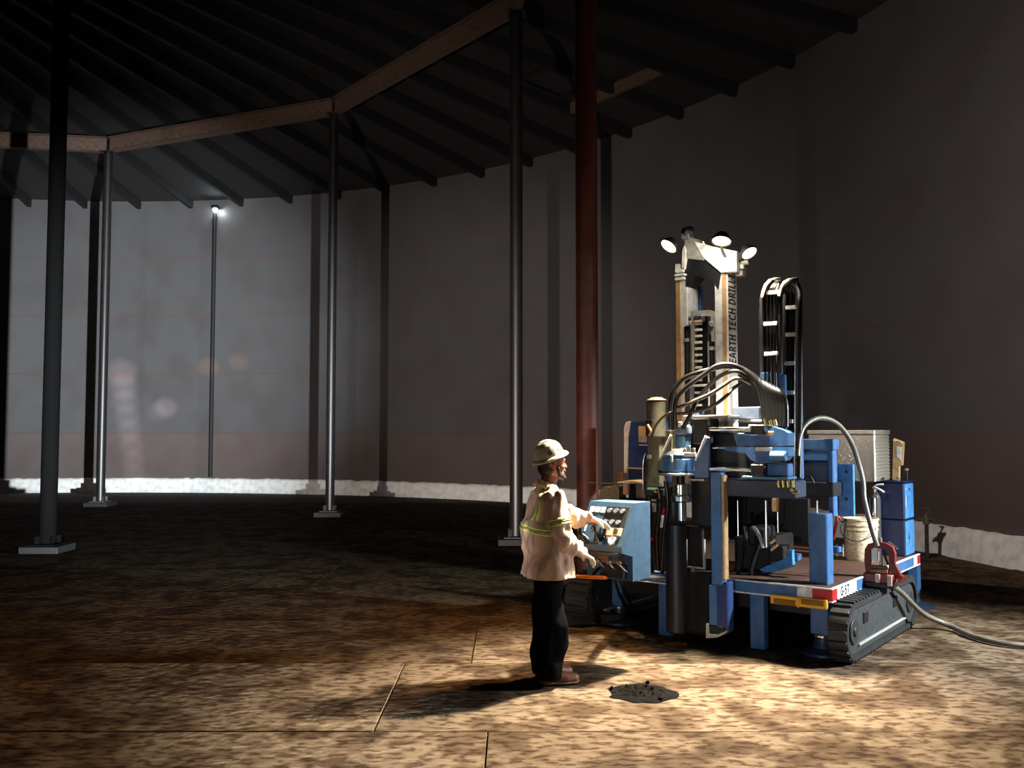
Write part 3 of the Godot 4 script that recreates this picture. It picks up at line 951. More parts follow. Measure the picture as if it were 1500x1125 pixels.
	bxp(slide, "back_plate", "dark_steel", -1.21, -1.077, 2.055, 2.899, -0.04, -0.02, 0.005)
	bxp(slide, "bracket", "grey", -1.178, -1.027, 2.257, 2.275, 0.03, 0.09, 0.004)
	cyx(slide, "chain_sprocket", "chrome", -1.158, -1.072, 2.863, 0.05, 0.037)
	bxp(slide, "chain_link", "sign_white", -1.159, -1.096, 2.809, 2.83, 0.025, 0.055, 0.003)
	bxp(slide, "chain_link", "sign_white", -1.16, -1.097, 2.753, 2.774, 0.025, 0.055, 0.003)
	bxp(slide, "chain_link", "sign_white", -1.16, -1.097, 2.697, 2.718, 0.025, 0.055, 0.003)
	bxp(slide, "chain_link", "sign_white", -1.161, -1.098, 2.641, 2.662, 0.025, 0.055, 0.003)
	bxp(slide, "chain_link", "sign_white", -1.161, -1.099, 2.585, 2.606, 0.025, 0.055, 0.003)
	bxp(slide, "chain_link", "sign_white", -1.162, -1.099, 2.53, 2.55, 0.025, 0.055, 0.003)
	bxp(slide, "chain_link", "sign_white", -1.163, -1.1, 2.474, 2.494, 0.025, 0.055, 0.003)
	bxp(slide, "chain_link", "sign_white", -1.163, -1.101, 2.418, 2.438, 0.025, 0.055, 0.003)
	bxp(slide, "chain_link", "sign_white", -1.164, -1.101, 2.362, 2.383, 0.025, 0.055, 0.003)
	bxp(slide, "chain_link", "sign_white", -1.165, -1.102, 2.306, 2.327, 0.025, 0.055, 0.003)
	bxp(slide, "chain_link", "sign_white", -1.166, -1.103, 2.195, 2.215, 0.025, 0.055, 0.003)
	bxp(slide, "chain_link", "sign_white", -1.167, -1.104, 2.139, 2.16, 0.025, 0.055, 0.003)
	bxp(slide, "chain_link", "sign_white", -1.167, -1.104, 2.084, 2.104, 0.025, 0.055, 0.003)
	cyv(slide, "feed_cylinder", "black", -1.244, 0.04, 2.019, 2.803, 0.022, 0.022)
	cyv(slide, "cylinder_cap", "grey", -1.245, 0.04, 2.662, 2.692, 0.028, 0.028)
	cyv(slide, "feed_cylinder", "black", -1.006, 0.04, 2.016, 2.714, 0.022, 0.022)
	cyv(slide, "cylinder_cap", "grey", -1.007, 0.04, 2.575, 2.605, 0.028, 0.028)
	cyx(slide, "pin", "grey", -1.208, -1.181, 2.828, 0.07, 0.019)
	cyx(slide, "pin", "grey", -1.004, -0.971, 2.807, 0.07, 0.025)
	# work lamps on the crown
	work_lamp(rig, Vector3(-1.298, 3.504, 0.26), Vector3(-0.3, -0.75, 0.6), 0.16, LAMP * 0.1, Color(1.0, 0.74, 0.46), 62)
	work_lamp(rig, Vector3(-0.771, 3.475, 0.32), Vector3(0.06, -0.92, 0.38), 0.16, LAMP, Color(1.0, 0.95, 0.86), 42)
	work_lamp(rig, Vector3(-0.605, 3.379, 0.14), Vector3(0.6, -0.8, 0.25), 0.14, LAMP * 0.1, Color(1.0, 0.94, 0.86), 68)
	work_lamp(rig, Vector3(-1.204, 3.649, 0.06), Vector3(0.3, -0.05, -0.95), 0.1, 28.0, Color(1.0, 0.93, 0.9), 75)
	tub(mast, "lamp_bracket", "dark_steel", [Vector3(-1.299, 3.486, 0.22), Vector3(-1.29, 3.476, 0.12), Vector3(-1.251, 3.495, 0.05)], 0.012)
	tub(mast, "lamp_bracket", "dark_steel", [Vector3(-0.781, 3.416, 0.3), Vector3(-0.817, 3.386, 0.18), Vector3(-0.86, 3.378, 0.03)], 0.012)
	tub(mast, "lamp_bracket", "dark_steel", [Vector3(-0.649, 3.382, 0.08), Vector3(-0.713, 3.346, 0.05), Vector3(-0.779, 3.331, 0)], 0.012)
	# lower mast
	bxp(mast, "lower_post", "blue", -0.91, -0.811, 0.575, 1.515, 0.2, 0.3, 0.008)
	bxp(mast, "post_strip", "brass", -0.811, -0.786, 0.62, 1.494, 0.22, 0.3, 0.006)
	bxp(mast, "lower_post", "blue", -0.937, -0.862, 0.237, 0.572, 0.2, 0.3, 0.008)
	bxp(mast, "lower_post", "blue_dark", -0.867, -0.769, 0.189, 0.601, 0.17, 0.29, 0.008)
	pol(mast, "foot_plate", "grey", [Vector2(-0.954, 0.245), Vector2(-0.935, 0.247), Vector2(-0.93, 0.163), Vector2(-0.856, 0.167), Vector2(-0.77, 0.212), Vector2(-0.77, 0.195), Vector2(-0.856, 0.145), Vector2(-0.955, 0.126)], 0.32, 0.12)
	bxp(mast, "foot_block", "dark_steel", -0.945, -0.791, 0.162, 0.241, 0.16, 0.3, 0.008)
	bxp(mast, "lower_post", "dark_steel", -1.258, -1.218, 0.138, 1.031, -0.02, 0.1, 0.008)
	bxp(mast, "lower_panel", "dark_steel", -1.25, -1.022, 0.119, 0.625, 0.02, 0.12, 0.008)
	bxp(mast, "window_frame", "grey", -1.225, -1.205, 0.663, 0.918, 0.13, 0.16, 0.005)
	bxp(mast, "window_frame", "grey", -1.056, -1.037, 0.678, 0.93, 0.13, 0.16, 0.005)
	bxp(mast, "window_frame", "grey", -1.226, -1.038, 0.671, 0.689, 0.13, 0.16, 0.004)
	bxp(mast, "lower_panel", "black", -1.235, -1.084, 0.667, 1.035, 0.06, 0.1, 0.008)
	bxp(mast, "cross_beam", "dark_steel", -1.393, -1.032, 0.091, 0.139, -0.08, 0.08, 0.008)
	# drill head
	var head := sub(rig, "drill_head")
	bxp(head, "carriage", "black", -1.128, -0.942, 1.052, 1.978, -0.03, 0.22, 0.008)
	bxp(head, "top_plate", "steel", -1.16, -0.744, 1.97, 1.999, -0.05, 0.3, 0.007)
	bxp(head, "side_plate", "dark_steel", -1.051, -0.912, 1.756, 1.97, 0.22, 0.34, 0.008)
	bxp(head, "motor", "grey_blue", -1.184, -1.075, 1.825, 1.918, 0.28, 0.42, 0.02)
	bxp(head, "motor", "steel_blue", -1.179, -1.089, 1.721, 1.825, 0.28, 0.42, 0.01)
	cyv(head, "motor_cap", "steel", -1.163, 0.36, 1.913, 1.942, 0.03, 0.03)
	cyv(head, "gearbox", "blue", -1.166, 0.36, 1.509, 1.649, 0.167, 0.167)
	cyv(head, "gearbox_rim", "chrome", -1.165, 0.36, 1.649, 1.714, 0.167, 0.137)
	cyv(head, "flange", "steel", -1.167, 0.36, 1.486, 1.509, 0.185, 0.185)
	cyv(head, "bolt", "chrome", -1.244, 0.47, 1.685, 1.72, 0.012, 0.012)
	cyv(head, "bolt", "chrome", -1.198, 0.47, 1.686, 1.738, 0.012, 0.012)
	cyv(head, "bolt", "chrome", -1.058, 0.47, 1.688, 1.722, 0.012, 0.012)
	cyv(head, "bolt", "chrome", -1.013, 0.47, 1.688, 1.74, 0.012, 0.012)
	cyv(head, "bolt", "chrome", -0.969, 0.47, 1.689, 1.723, 0.012, 0.012)
	bxp(head, "label_plate", "sign_white", -1.045, -0.933, 1.65, 1.684, 0.51, 0.52, 0.003)
	bxp(head, "oil_plug", "white", -1.161, -1.139, 1.601, 1.659, 0.52, 0.53, 0.003)
	pol(head, "guard_plate", "blue", [Vector2(-0.854, 1.826), Vector2(-0.818, 1.809), Vector2(-0.834, 1.478), Vector2(-0.957, 1.474), Vector2(-0.956, 1.61)], 0.5, 0.02)
	pol(head, "guard_edge", "sign_white", [Vector2(-0.851, 1.826), Vector2(-0.833, 1.809), Vector2(-0.933, 1.617), Vector2(-0.946, 1.622)], 0.52, 0.03)
	pol(head, "guard_plate", "olive", [Vector2(-1.175, 1.831), Vector2(-1.162, 1.814), Vector2(-1.164, 1.652), Vector2(-1.256, 1.523), Vector2(-1.295, 1.534), Vector2(-1.288, 1.604)], 0.5, 0.02)
	pol(head, "guard_edge", "sign_white", [Vector2(-1.171, 1.837), Vector2(-1.158, 1.825), Vector2(-1.264, 1.628), Vector2(-1.277, 1.633)], 0.52, 0.03)
	cyv(head, "neck", "dark_steel", -1.155, 0.36, 1.416, 1.486, 0.036, 0.036)
	cyv(head, "spindle", "chrome", -1.149, 0.36, 1.318, 1.416, 0.072, 0.072)
	cyv(head, "spindle_collar", "chrome", -1.15, 0.36, 1.259, 1.318, 0.093, 0.093)
	cyv(head, "drill_rod", "chrome", -1.151, 0.36, 1.097, 1.259, 0.045, 0.045)
	cyv(head, "rod_casing", "casing", -1.204, 0.36, 0.15, 1.076, 0.09, 0.09)
	bxp(head, "hanger_plate", "steel", -1.094, -0.948, 1.437, 1.46, 0.24, 0.34, 0.006)
	cyv(head, "side_port", "black", -1.285, 0.42, 1.496, 1.602, 0.048, 0.048)
	# side shift arms
	var arm := sub(rig, "side_shift_arm")
	cyx(arm, "piston_rod", "chrome", -0.906, -0.517, 1.877, 0.3, 0.021)
	cyx(arm, "piston_rod", "chrome", -0.91, -0.522, 1.543, 0.3, 0.018)
	cyx(arm, "piston_rod", "chrome", -0.883, -0.602, 1.722, 0.3, 0.009)
	bxp(arm, "rod_clamp", "black", -0.521, -0.405, 1.832, 1.915, 0.22, 0.36, 0.008)
	bxp(arm, "rod_clamp", "black", -0.526, -0.41, 1.505, 1.594, 0.22, 0.36, 0.008)
	bxp(arm, "clamp_edge", "white", -0.534, -0.511, 1.882, 1.915, 0.32, 0.37, 0.006)
	pol(arm, "arm_plate", "blue", [Vector2(-0.697, 1.837), Vector2(-0.436, 1.826), Vector2(-0.354, 1.898), Vector2(-0.263, 1.87), Vector2(-0.23, 1.848), Vector2(-0.232, 1.744), Vector2(-0.662, 1.741)], 0.3, 0.14)
	pol(arm, "arm_plate", "blue", [Vector2(-0.762, 1.729), Vector2(-0.224, 1.734), Vector2(-0.225, 1.663), Vector2(-0.265, 1.624), Vector2(-0.466, 1.598), Vector2(-0.536, 1.625), Vector2(-0.582, 1.68), Vector2(-0.763, 1.7)], 0.32, 0.14)
	bxp(arm, "label_plate", "brass", -0.426, -0.345, 1.826, 1.859, 0.304, 0.31, 0.002)
	bxp(arm, "label_plate", "sign_white", -0.495, -0.351, 1.699, 1.732, 0.324, 0.33, 0.002)
	cyx(arm, "cylinder_body", "steel_blue", -0.363, -0.233, 1.661, 0.33, 0.04)
	bxp(arm, "arm_plate", "blue", -0.448, -0.242, 1.495, 1.6, 0.16, 0.28, 0.008)
	bxp(arm, "bottom_plate", "steel_blue", -0.612, -0.22, 1.473, 1.495, 0.14, 0.34, 0.006)
	bxp(arm, "lower_beam", "dark_blue", -0.928, -0.198, 1.319, 1.459, -0.01, 0.24, 0.008)
	bxp(arm, "back_plate", "black", -1.004, -0.629, 1.451, 1.848, 0.04, 0.1, 0.008)
	bxp(arm, "valve_box", "grey_blue", -0.812, -0.566, 1.965, 2.07, -0.15, 0.05, 0.008)
	bxp(arm, "valve_shelf", "steel", -0.695, -0.449, 1.934, 1.956, 0.02, 0.22, 0.006)
	bxp(arm, "fitting_block", "dark_steel", -0.475, -0.312, 1.904, 1.972, 0.08, 0.2, 0.008)
	tub(arm, "fitting", "brass_bright", [Vector3(-0.374, 1.898, 0.28), Vector3(-0.384, 1.948, 0.28)], 0.012)
	tub(arm, "fitting", "brass_bright", [Vector3(-0.333, 1.904, 0.28), Vector3(-0.344, 1.954, 0.28)], 0.012)
	tub(arm, "fitting", "brass_bright", [Vector3(-0.42, 1.915, 0.28), Vector3(-0.43, 1.966, 0.28)], 0.012)
	tub(arm, "fitting", "brass_bright", [Vector3(-0.327, 1.462, 0.27), Vector3(-0.322, 1.407, 0.27)], 0.014)
	tub(arm, "fitting", "brass_bright", [Vector3(-0.287, 1.463, 0.27), Vector3(-0.282, 1.408, 0.27)], 0.014)
	tub(arm, "fitting", "brass_bright", [Vector3(-0.248, 1.464, 0.27), Vector3(-0.243, 1.41, 0.27)], 0.014)
	tub(arm, "fitting", "brass_bright", [Vector3(-0.208, 1.466, 0.27), Vector3(-0.204, 1.411, 0.27)], 0.014)
	tub(arm, "fitting", "brass_bright", [Vector3(-0.226, 1.4, 0.27), Vector3(-0.199, 1.368, 0.27), Vector3(-0.159, 1.38, 0.27)], 0.012)
	# hose carrier
	var hc := sub(rig, "hose_carrier")
	tub(hc, "chain_side", "black", [Vector3(-0.524, 2.361, 0.08), Vector3(-0.526, 2.621, 0.08), Vector3(-0.522, 2.911, 0.08), Vector3(-0.508, 3.026, 0.08), Vector3(-0.465, 3.098, 0.08), Vector3(-0.417, 3.128, 0.08), Vector3(-0.383, 3.137, 0.03)], 0.022)
	tub(hc, "chain_side", "black", [Vector3(-0.393, 2.359, 0.02), Vector3(-0.395, 2.618, 0.02), Vector3(-0.39, 2.907, 0.02), Vector3(-0.377, 3.022, 0.02), Vector3(-0.334, 3.093, 0.02), Vector3(-0.287, 3.123, 0.02), Vector3(-0.253, 3.132, -0.03)], 0.022)
	tub(hc, "chain_side", "black", [Vector3(-0.448, 3.142, 0), Vector3(-0.427, 3.141, -0.1), Vector3(-0.393, 3.067, -0.1), Vector3(-0.388, 2.949, -0.1), Vector3(-0.395, 2.511, -0.1), Vector3(-0.404, 1.987, -0.1), Vector3(-0.385, 1.472, 0)], 0.022)
	tub(hc, "chain_side", "black", [Vector3(-0.355, 3.145, -0.1), Vector3(-0.333, 3.144, -0.2), Vector3(-0.299, 3.07, -0.2), Vector3(-0.295, 2.952, -0.2), Vector3(-0.302, 2.513, -0.2), Vector3(-0.311, 1.988, -0.2), Vector3(-0.294, 1.471, -0.1)], 0.022)
	bxp(hc, "crossbar", "sign_white", -0.476, -0.357, 3.01, 3.044, 0.08, 0.1, 0.005)
	bxp(hc, "crossbar", "sign_white", -0.504, -0.385, 2.747, 2.781, 0.08, 0.1, 0.005)
	bxp(hc, "crossbar", "sign_white", -0.502, -0.383, 2.494, 2.528, 0.08, 0.1, 0.005)
	bxp(hc, "crossbar", "sign_white", -0.393, -0.287, 2.896, 2.931, -0.1, -0.08, 0.005)
	bxp(hc, "crossbar", "sign_white", -0.403, -0.296, 2.664, 2.699, -0.1, -0.08, 0.005)
	bxp(hc, "crossbar", "sign_white", -0.407, -0.306, 2.42, 2.455, -0.1, -0.08, 0.005)
	bxp(hc, "crossbar", "sign_white", -0.405, -0.316, 2.171, 2.206, -0.1, -0.08, 0.005)
	bxp(hc, "crossbar", "sign_white", -0.385, -0.321, 1.929, 1.963, -0.07, -0.05, 0.005)
	tub(hc, "hose", "rubber", [Vector3(-0.521, 2.044, 0.04), Vector3(-0.51, 2.506, 0.05), Vector3(-0.503, 2.971, 0.05), Vector3(-0.481, 3.075, 0.04), Vector3(-0.461, 3.119, 0)], 0.011)
	tub(hc, "hose", "rubber", [Vector3(-0.425, 3.116, 0), Vector3(-0.385, 3.081, -0.08), Vector3(-0.39, 2.951, -0.12), Vector3(-0.399, 2.395, -0.12), Vector3(-0.401, 1.814, -0.1), Vector3(-0.336, 1.432, 0.1)], 0.011)
	tub(hc, "hose", "rubber", [Vector3(-0.491, 2.044, 0.04), Vector3(-0.48, 2.505, 0.05), Vector3(-0.473, 2.969, 0.05), Vector3(-0.451, 3.073, 0.04), Vector3(-0.431, 3.116, 0)], 0.011)
	tub(hc, "hose", "rubber", [Vector3(-0.401, 3.113, 0), Vector3(-0.361, 3.079, -0.08), Vector3(-0.366, 2.949, -0.12), Vector3(-0.375, 2.394, -0.12), Vector3(-0.377, 1.814, -0.1), Vector3(-0.313, 1.433, 0.1)], 0.011)
	tub(hc, "hose", "rubber", [Vector3(-0.461, 2.043, 0.04), Vector3(-0.45, 2.503, 0.05), Vector3(-0.443, 2.966, 0.05), Vector3(-0.422, 3.07, 0.04), Vector3(-0.401, 3.113, 0)], 0.011)
	tub(hc, "hose", "rubber", [Vector3(-0.377, 3.111, 0), Vector3(-0.337, 3.077, -0.08), Vector3(-0.342, 2.947, -0.12), Vector3(-0.351, 2.393, -0.12), Vector3(-0.353, 1.814, -0.1), Vector3(-0.29, 1.434, 0.1)], 0.011)
	tub(hc, "hose", "rubber", [Vector3(-0.432, 2.043, 0.04), Vector3(-0.421, 2.502, 0.05), Vector3(-0.413, 2.963, 0.05), Vector3(-0.392, 3.067, 0.04), Vector3(-0.371, 3.111, 0)], 0.011)
	tub(hc, "hose", "rubber", [Vector3(-0.353, 3.109, 0), Vector3(-0.313, 3.074, -0.08), Vector3(-0.319, 2.945, -0.12), Vector3(-0.328, 2.392, -0.12), Vector3(-0.33, 1.814, -0.1), Vector3(-0.267, 1.435, 0.1)], 0.011)
	pol(hc, "curved_bracket", "brass_pale", [Vector2(-0.516, 2.999), Vector2(-0.485, 3.095), Vector2(-0.442, 3.137), Vector2(-0.413, 3.134), Vector2(-0.461, 3.087), Vector2(-0.498, 2.986)], 0.12, 0.03)
	pol(hc, "curved_bracket", "brass_pale", [Vector2(-0.375, 2.995), Vector2(-0.351, 3.073), Vector2(-0.327, 3.11), Vector2(-0.28, 3.129), Vector2(-0.274, 3.117), Vector2(-0.321, 3.087), Vector2(-0.339, 3.06), Vector2(-0.358, 2.987)], 0.1, 0.03)
	tub(hc, "bracket_rib", "brass_pale", [Vector3(-0.422, 3.062, 0.1), Vector3(-0.391, 3.1, 0.1)], 0.006)
	tub(hc, "bracket_rib", "brass_pale", [Vector3(-0.386, 3.042, 0.1), Vector3(-0.362, 3.091, 0.1)], 0.006)
	bxp(hc, "carrier_plate", "blue", -0.592, -0.405, 2.022, 2.365, -0.1, -0.02, 0.008)
	bxp(hc, "carrier_post", "blue", -0.397, -0.356, 1.917, 2.34, -0.03, 0.02, 0.008)
	bxp(hc, "carrier_post", "blue", -0.335, -0.305, 1.454, 2.525, -0.26, -0.2, 0.008)
	# hoses
	tub(rig, "hydraulic_hose", "rubber", [Vector3(-1.221, 1.883, 0.4), Vector3(-1.215, 2.047, 0.42), Vector3(-1.187, 2.193, 0.42), Vector3(-1.106, 2.303, 0.4), Vector3(-0.975, 2.357, 0.38), Vector3(-0.868, 2.384, 0.34), Vector3(-0.775, 2.405, 0.3), Vector3(-0.692, 2.394, 0.24), Vector3(-0.615, 2.336, 0.18), Vector3(-0.539, 2.273, 0.12)], 0.021)
	tub(rig, "hydraulic_hose", "rubber", [Vector3(-1.165, 1.883, 0.42), Vector3(-1.159, 2.046, 0.44), Vector3(-1.126, 2.162, 0.44), Vector3(-1.02, 2.264, 0.42), Vector3(-0.925, 2.338, 0.38), Vector3(-0.818, 2.411, 0.34), Vector3(-0.714, 2.42, 0.3), Vector3(-0.631, 2.38, 0.24), Vector3(-0.561, 2.311, 0.18)], 0.02)
	tub(rig, "hydraulic_hose", "hose_pale", [Vector3(-1.14, 2.057, 0.44), Vector3(-0.983, 2.119, 0.42), Vector3(-0.842, 2.179, 0.4), Vector3(-0.737, 2.252, 0.36), Vector3(-0.682, 2.297, 0.32), Vector3(-0.636, 2.299, 0.26), Vector3(-0.578, 2.259, 0.2)], 0.016)
	tub(rig, "hydraulic_hose", "hose_pale", [Vector3(-1.14, 2.005, 0.44), Vector3(-1.01, 2.021, 0.42), Vector3(-0.894, 2.049, 0.4), Vector3(-0.804, 2.093, 0.38), Vector3(-0.736, 2.156, 0.34), Vector3(-0.701, 2.22, 0.28), Vector3(-0.654, 2.261, 0.22)], 0.015)
	tub(rig, "hydraulic_hose", "rubber", [Vector3(-1.1, 1.883, 0.42), Vector3(-1.022, 2.01, 0.42), Vector3(-0.968, 2.131, 0.4), Vector3(-0.873, 2.256, 0.36), Vector3(-0.767, 2.341, 0.32), Vector3(-0.662, 2.361, 0.28), Vector3(-0.577, 2.294, 0.2)], 0.018)
	tub(rig, "hydraulic_hose", "hose_pale", [Vector3(-1.187, 2.023, 0.45), Vector3(-1.295, 1.978, 0.42), Vector3(-1.384, 1.902, 0.38), Vector3(-1.433, 1.836, 0.34)], 0.012)
	tub(rig, "hose_bundle", "rubber", [Vector3(-0.655, 2.386, 0.24), Vector3(-0.577, 2.328, 0.2), Vector3(-0.509, 2.241, 0.18), Vector3(-0.475, 2.098, 0.18), Vector3(-0.464, 1.899, 0.2)], 0.032)
	tub(rig, "hose_bundle", "rubber", [Vector3(-0.64, 2.369, 0.22), Vector3(-0.564, 2.315, 0.18), Vector3(-0.482, 2.231, 0.18), Vector3(-0.446, 2.097, 0.18), Vector3(-0.435, 1.899, 0.2)], 0.032)
	tub(rig, "hose_bundle", "rubber", [Vector3(-0.625, 2.353, 0.2), Vector3(-0.552, 2.301, 0.16), Vector3(-0.456, 2.222, 0.18), Vector3(-0.416, 2.096, 0.18), Vector3(-0.406, 1.899, 0.2)], 0.032)
	tub(rig, "hose_bundle", "rubber", [Vector3(-0.609, 2.336, 0.18), Vector3(-0.539, 2.288, 0.14), Vector3(-0.429, 2.213, 0.18), Vector3(-0.387, 2.096, 0.18), Vector3(-0.376, 1.899, 0.2)], 0.032)
	tub(rig, "hose_bundle", "rubber", [Vector3(-0.594, 2.319, 0.16), Vector3(-0.527, 2.275, 0.12), Vector3(-0.403, 2.204, 0.18), Vector3(-0.358, 2.095, 0.18), Vector3(-0.348, 1.899, 0.2)], 0.032)
	tub(rig, "hose_bundle", "rubber", [Vector3(-0.578, 2.302, 0.14), Vector3(-0.514, 2.261, 0.1), Vector3(-0.377, 2.194, 0.18), Vector3(-0.329, 2.095, 0.18), Vector3(-0.319, 1.899, 0.2)], 0.032)
	tub(rig, "hose_bundle", "rubber", [Vector3(-0.563, 2.285, 0.12), Vector3(-0.502, 2.248, 0.08), Vector3(-0.351, 2.185, 0.18), Vector3(-0.3, 2.094, 0.18), Vector3(-0.29, 1.898, 0.2)], 0.032)
	tub(rig, "grey_hose", "hose_grey", [Vector3(-0.303, 1.653, -0.1), Vector3(-0.305, 1.814, -0.16), Vector3(-0.286, 1.918, -0.26), Vector3(-0.24, 1.972, -0.4), Vector3(-0.185, 1.967, -0.55), Vector3(-0.128, 1.896, -0.7), Vector3(-0.074, 1.751, -0.82), Vector3(-0.042, 1.568, -0.9), Vector3(-0.009, 1.418, -0.9), Vector3(0.011, 1.27, -0.86), Vector3(0.061, 1.121, -0.8), Vector3(0.116, 0.956, -0.76), Vector3(0.143, 0.87, -0.76)], 0.022)
	# rear frame
	var rf := sub(rig, "rear_frame")
	bxp(rf, "frame_beam", "blue", -0.431, -0.131, 1.699, 1.795, -0.65, -0.5, 0.008)
	bxp(rf, "frame_beam", "blue", -0.44, -0.186, 1.603, 1.693, -0.64, -0.52, 0.008)
	bxp(rf, "frame_panel", "dark_blue", -0.45, -0.196, 1.417, 1.602, -0.59, -0.54, 0.008)
	bxp(rf, "frame_post", "blue", -0.184, -0.137, 1.124, 1.701, -0.6, -0.5, 0.008)
	bxp(rf, "frame_shelf", "dark_steel", -0.449, -0.131, 1.296, 1.421, -0.78, -0.48, 0.008)
	tub(rf, "cable_loop", "rubber", [Vector3(-0.394, 1.385, -0.4), Vector3(-0.357, 1.457, -0.4), Vector3(-0.309, 1.476, -0.4), Vector3(-0.274, 1.413, -0.4)], 0.01)
	bxp(rf, "bolted_plate", "blue_bright", -0.175, -0.033, 1.118, 1.572, -0.75, -0.72, 0.007)
	cyz(rf, "bolt", "dark_steel", Vector3(-0.093, 1.507, -0.705), 0.014, 0.012)
	cyz(rf, "bolt", "dark_steel", Vector3(-0.097, 1.267, -0.705), 0.014, 0.012)
	cyv(rf, "guide_rod", "chrome", -1.035, -0.3, 0.888, 1.238, 0.008, 0.008)
	cyv(rf, "guide_rod", "chrome", -0.952, -0.35, 0.92, 1.239, 0.006, 0.006)
	cyv(rf, "guide_rod", "chrome", -0.668, -0.3, 0.842, 1.254, 0.011, 0.011)
	cyv(rf, "guide_rod", "chrome", -0.639, -0.5, 0.958, 1.244, 0.006, 0.006)
	cyv(rf, "guide_rod", "chrome", -0.198, -0.26, 1.163, 1.277, 0.009, 0.009)
	cyv(rf, "guide_rod", "chrome", -0.183, -0.7, 0.763, 0.864, 0.006, 0.006)
	cyv(rf, "guide_rod", "chrome", -0.162, -0.8, 0.754, 0.862, 0.008, 0.008)
	# engine and valves under the arm
	var en := sub(rig, "engine")
	bxp(en, "engine_block", "black", -1.062, -0.716, 0.536, 0.906, -1.1, -0.5, 0.02)
	bxp(en, "engine_block", "dark_steel", -0.905, -0.757, 0.828, 0.999, -0.75, -0.45, 0.02)
	tub(en, "exhaust_pipe", "steel", [Vector3(-0.837, 1.003, -0.4), Vector3(-0.799, 0.969, -0.4), Vector3(-0.762, 0.886, -0.4), Vector3(-0.744, 0.821, -0.4)], 0.02)
	tub(en, "engine_hose", "rubber", [Vector3(-0.827, 0.543, -0.3), Vector3(-0.803, 0.72, -0.34), Vector3(-0.78, 0.839, -0.38), Vector3(-0.806, 0.926, -0.4)], 0.022)
	tub(en, "engine_hose", "rubber", [Vector3(-0.943, 0.556, -0.3), Vector3(-0.923, 0.74, -0.35), Vector3(-0.904, 0.889, -0.4), Vector3(-0.915, 1.01, -0.4)], 0.02)
	tub(en, "copper_pipe", "brass", [Vector3(-0.658, 0.874, -0.36), Vector3(-0.615, 0.911, -0.38)], 0.012)
	tub(en, "copper_pipe", "brass", [Vector3(-0.652, 0.814, -0.36), Vector3(-0.597, 0.864, -0.38)], 0.012)
	bxp(en, "oil_cooler", "black", -0.716, -0.589, 0.703, 0.837, -0.7, -0.5, 0.008)
	pol(en, "engine_bracket", "blue_bright", [Vector2(-0.781, 0.629), Vector2(-0.736, 0.657), Vector2(-0.597, 0.717), Vector2(-0.516, 0.771), Vector2(-0.527, 0.818), Vector2(-0.484, 0.821), Vector2(-0.48, 0.691), Vector2(-0.561, 0.648), Vector2(-0.749, 0.589)], -0.42, 0.06)
	bxp(en, "engine_bracket", "blue", -0.515, -0.46, 0.717, 0.777, -0.6, -0.5, 0.008)
	bxp(en, "back_panel", "black", -1.419, -0.572, 0.806, 1.227, -1.15, -1.1, 0.008)
	bxp(en, "wood_block", "cardboard", -0.656, -0.606, 1.148, 1.268, -0.46, -0.4, 0.008)
	tub(rf, "red_cable", "red", [Vector3(-0.149, 1.248, -0.6), Vector3(-0.157, 1.171, -0.6), Vector3(-0.146, 1.1, -0.6), Vector3(-0.172, 0.981, -0.6), Vector3(-0.186, 0.919, -0.62)], 0.012)
	tub(rf, "cable_loop", "rubber", [Vector3(-0.14, 1.123, -0.62), Vector3(-0.106, 1.072, -0.62), Vector3(-0.07, 1.103, -0.62), Vector3(-0.083, 1.032, -0.62), Vector3(-0.097, 0.925, -0.62)], 0.006)
	bxp(rf, "frame_arm", "blue", -0.165, -0.101, 0.817, 0.869, -0.58, -0.5, 0.008)
	# left side
	var cab := sub(rig, "electric_cabinet")
	bxp(cab, "cabinet_body", "blue_dark", -1.952, -1.645, 1.374, 1.957, -0.42, -0.12, 0.008)
	pol(cab, "edge_trim", "white", [Vector2(-1.983, 1.9), Vector2(-1.96, 1.952), Vector2(-1.923, 1.958), Vector2(-1.923, 1.926), Vector2(-1.946, 1.809), Vector2(-1.964, 1.46), Vector2(-1.986, 1.472)], -0.1, 0.3)
	bxp(cab, "cabinet_label", "cardboard", -1.836, -1.748, 1.816, 1.912, -0.121, -0.115, 0.002)
	bxp(cab, "cabinet_label", "grey", -1.837, -1.749, 1.758, 1.816, -0.121, -0.115, 0.002)
	bxp(cab, "cabinet_step", "grey", -1.829, -1.734, 1.727, 1.739, -0.13, -0.1, 0.003)
	bxp(cab, "cabinet_step", "grey", -1.956, -1.772, 1.507, 1.52, -0.13, -0.1, 0.003)
	var hm := sub(rig, "hammer_motor")
	cyv(hm, "motor_body", "olive", -1.446, 0.25, 1.806, 2.133, 0.086, 0.086)
	cyv(hm, "motor_cap", "pale_pink", -1.439, 0.25, 2.133, 2.163, 0.089, 0.055)
	bxp(hm, "valve_block", "dark_steel", -1.507, -1.433, 1.812, 1.969, 0.24, 0.34, 0.008)
	tub(hm, "fitting", "brass_dull", [Vector3(-1.476, 1.92, 0.36), Vector3(-1.442, 1.86, 0.36), Vector3(-1.463, 1.824, 0.36)], 0.016)
	bxp(hm, "column", "olive", -1.523, -1.394, 1.367, 1.812, 0.16, 0.28, 0.008)
	bxp(hm, "column", "olive_dark", -1.425, -1.317, 1.643, 1.872, 0.12, 0.22, 0.008)
	bxp(hm, "cover_strip", "black", -1.554, -1.513, 1.341, 1.642, 0.16, 0.3, 0.008)
	tub(hm, "cover_edge", "chrome", [Vector3(-1.521, 1.667, 0.32), Vector3(-1.542, 1.57, 0.32), Vector3(-1.547, 1.341, 0.32)], 0.005)
	bxp(hm, "clip", "grey", -1.518, -1.477, 1.619, 1.655, 0.28, 0.3, 0.005)
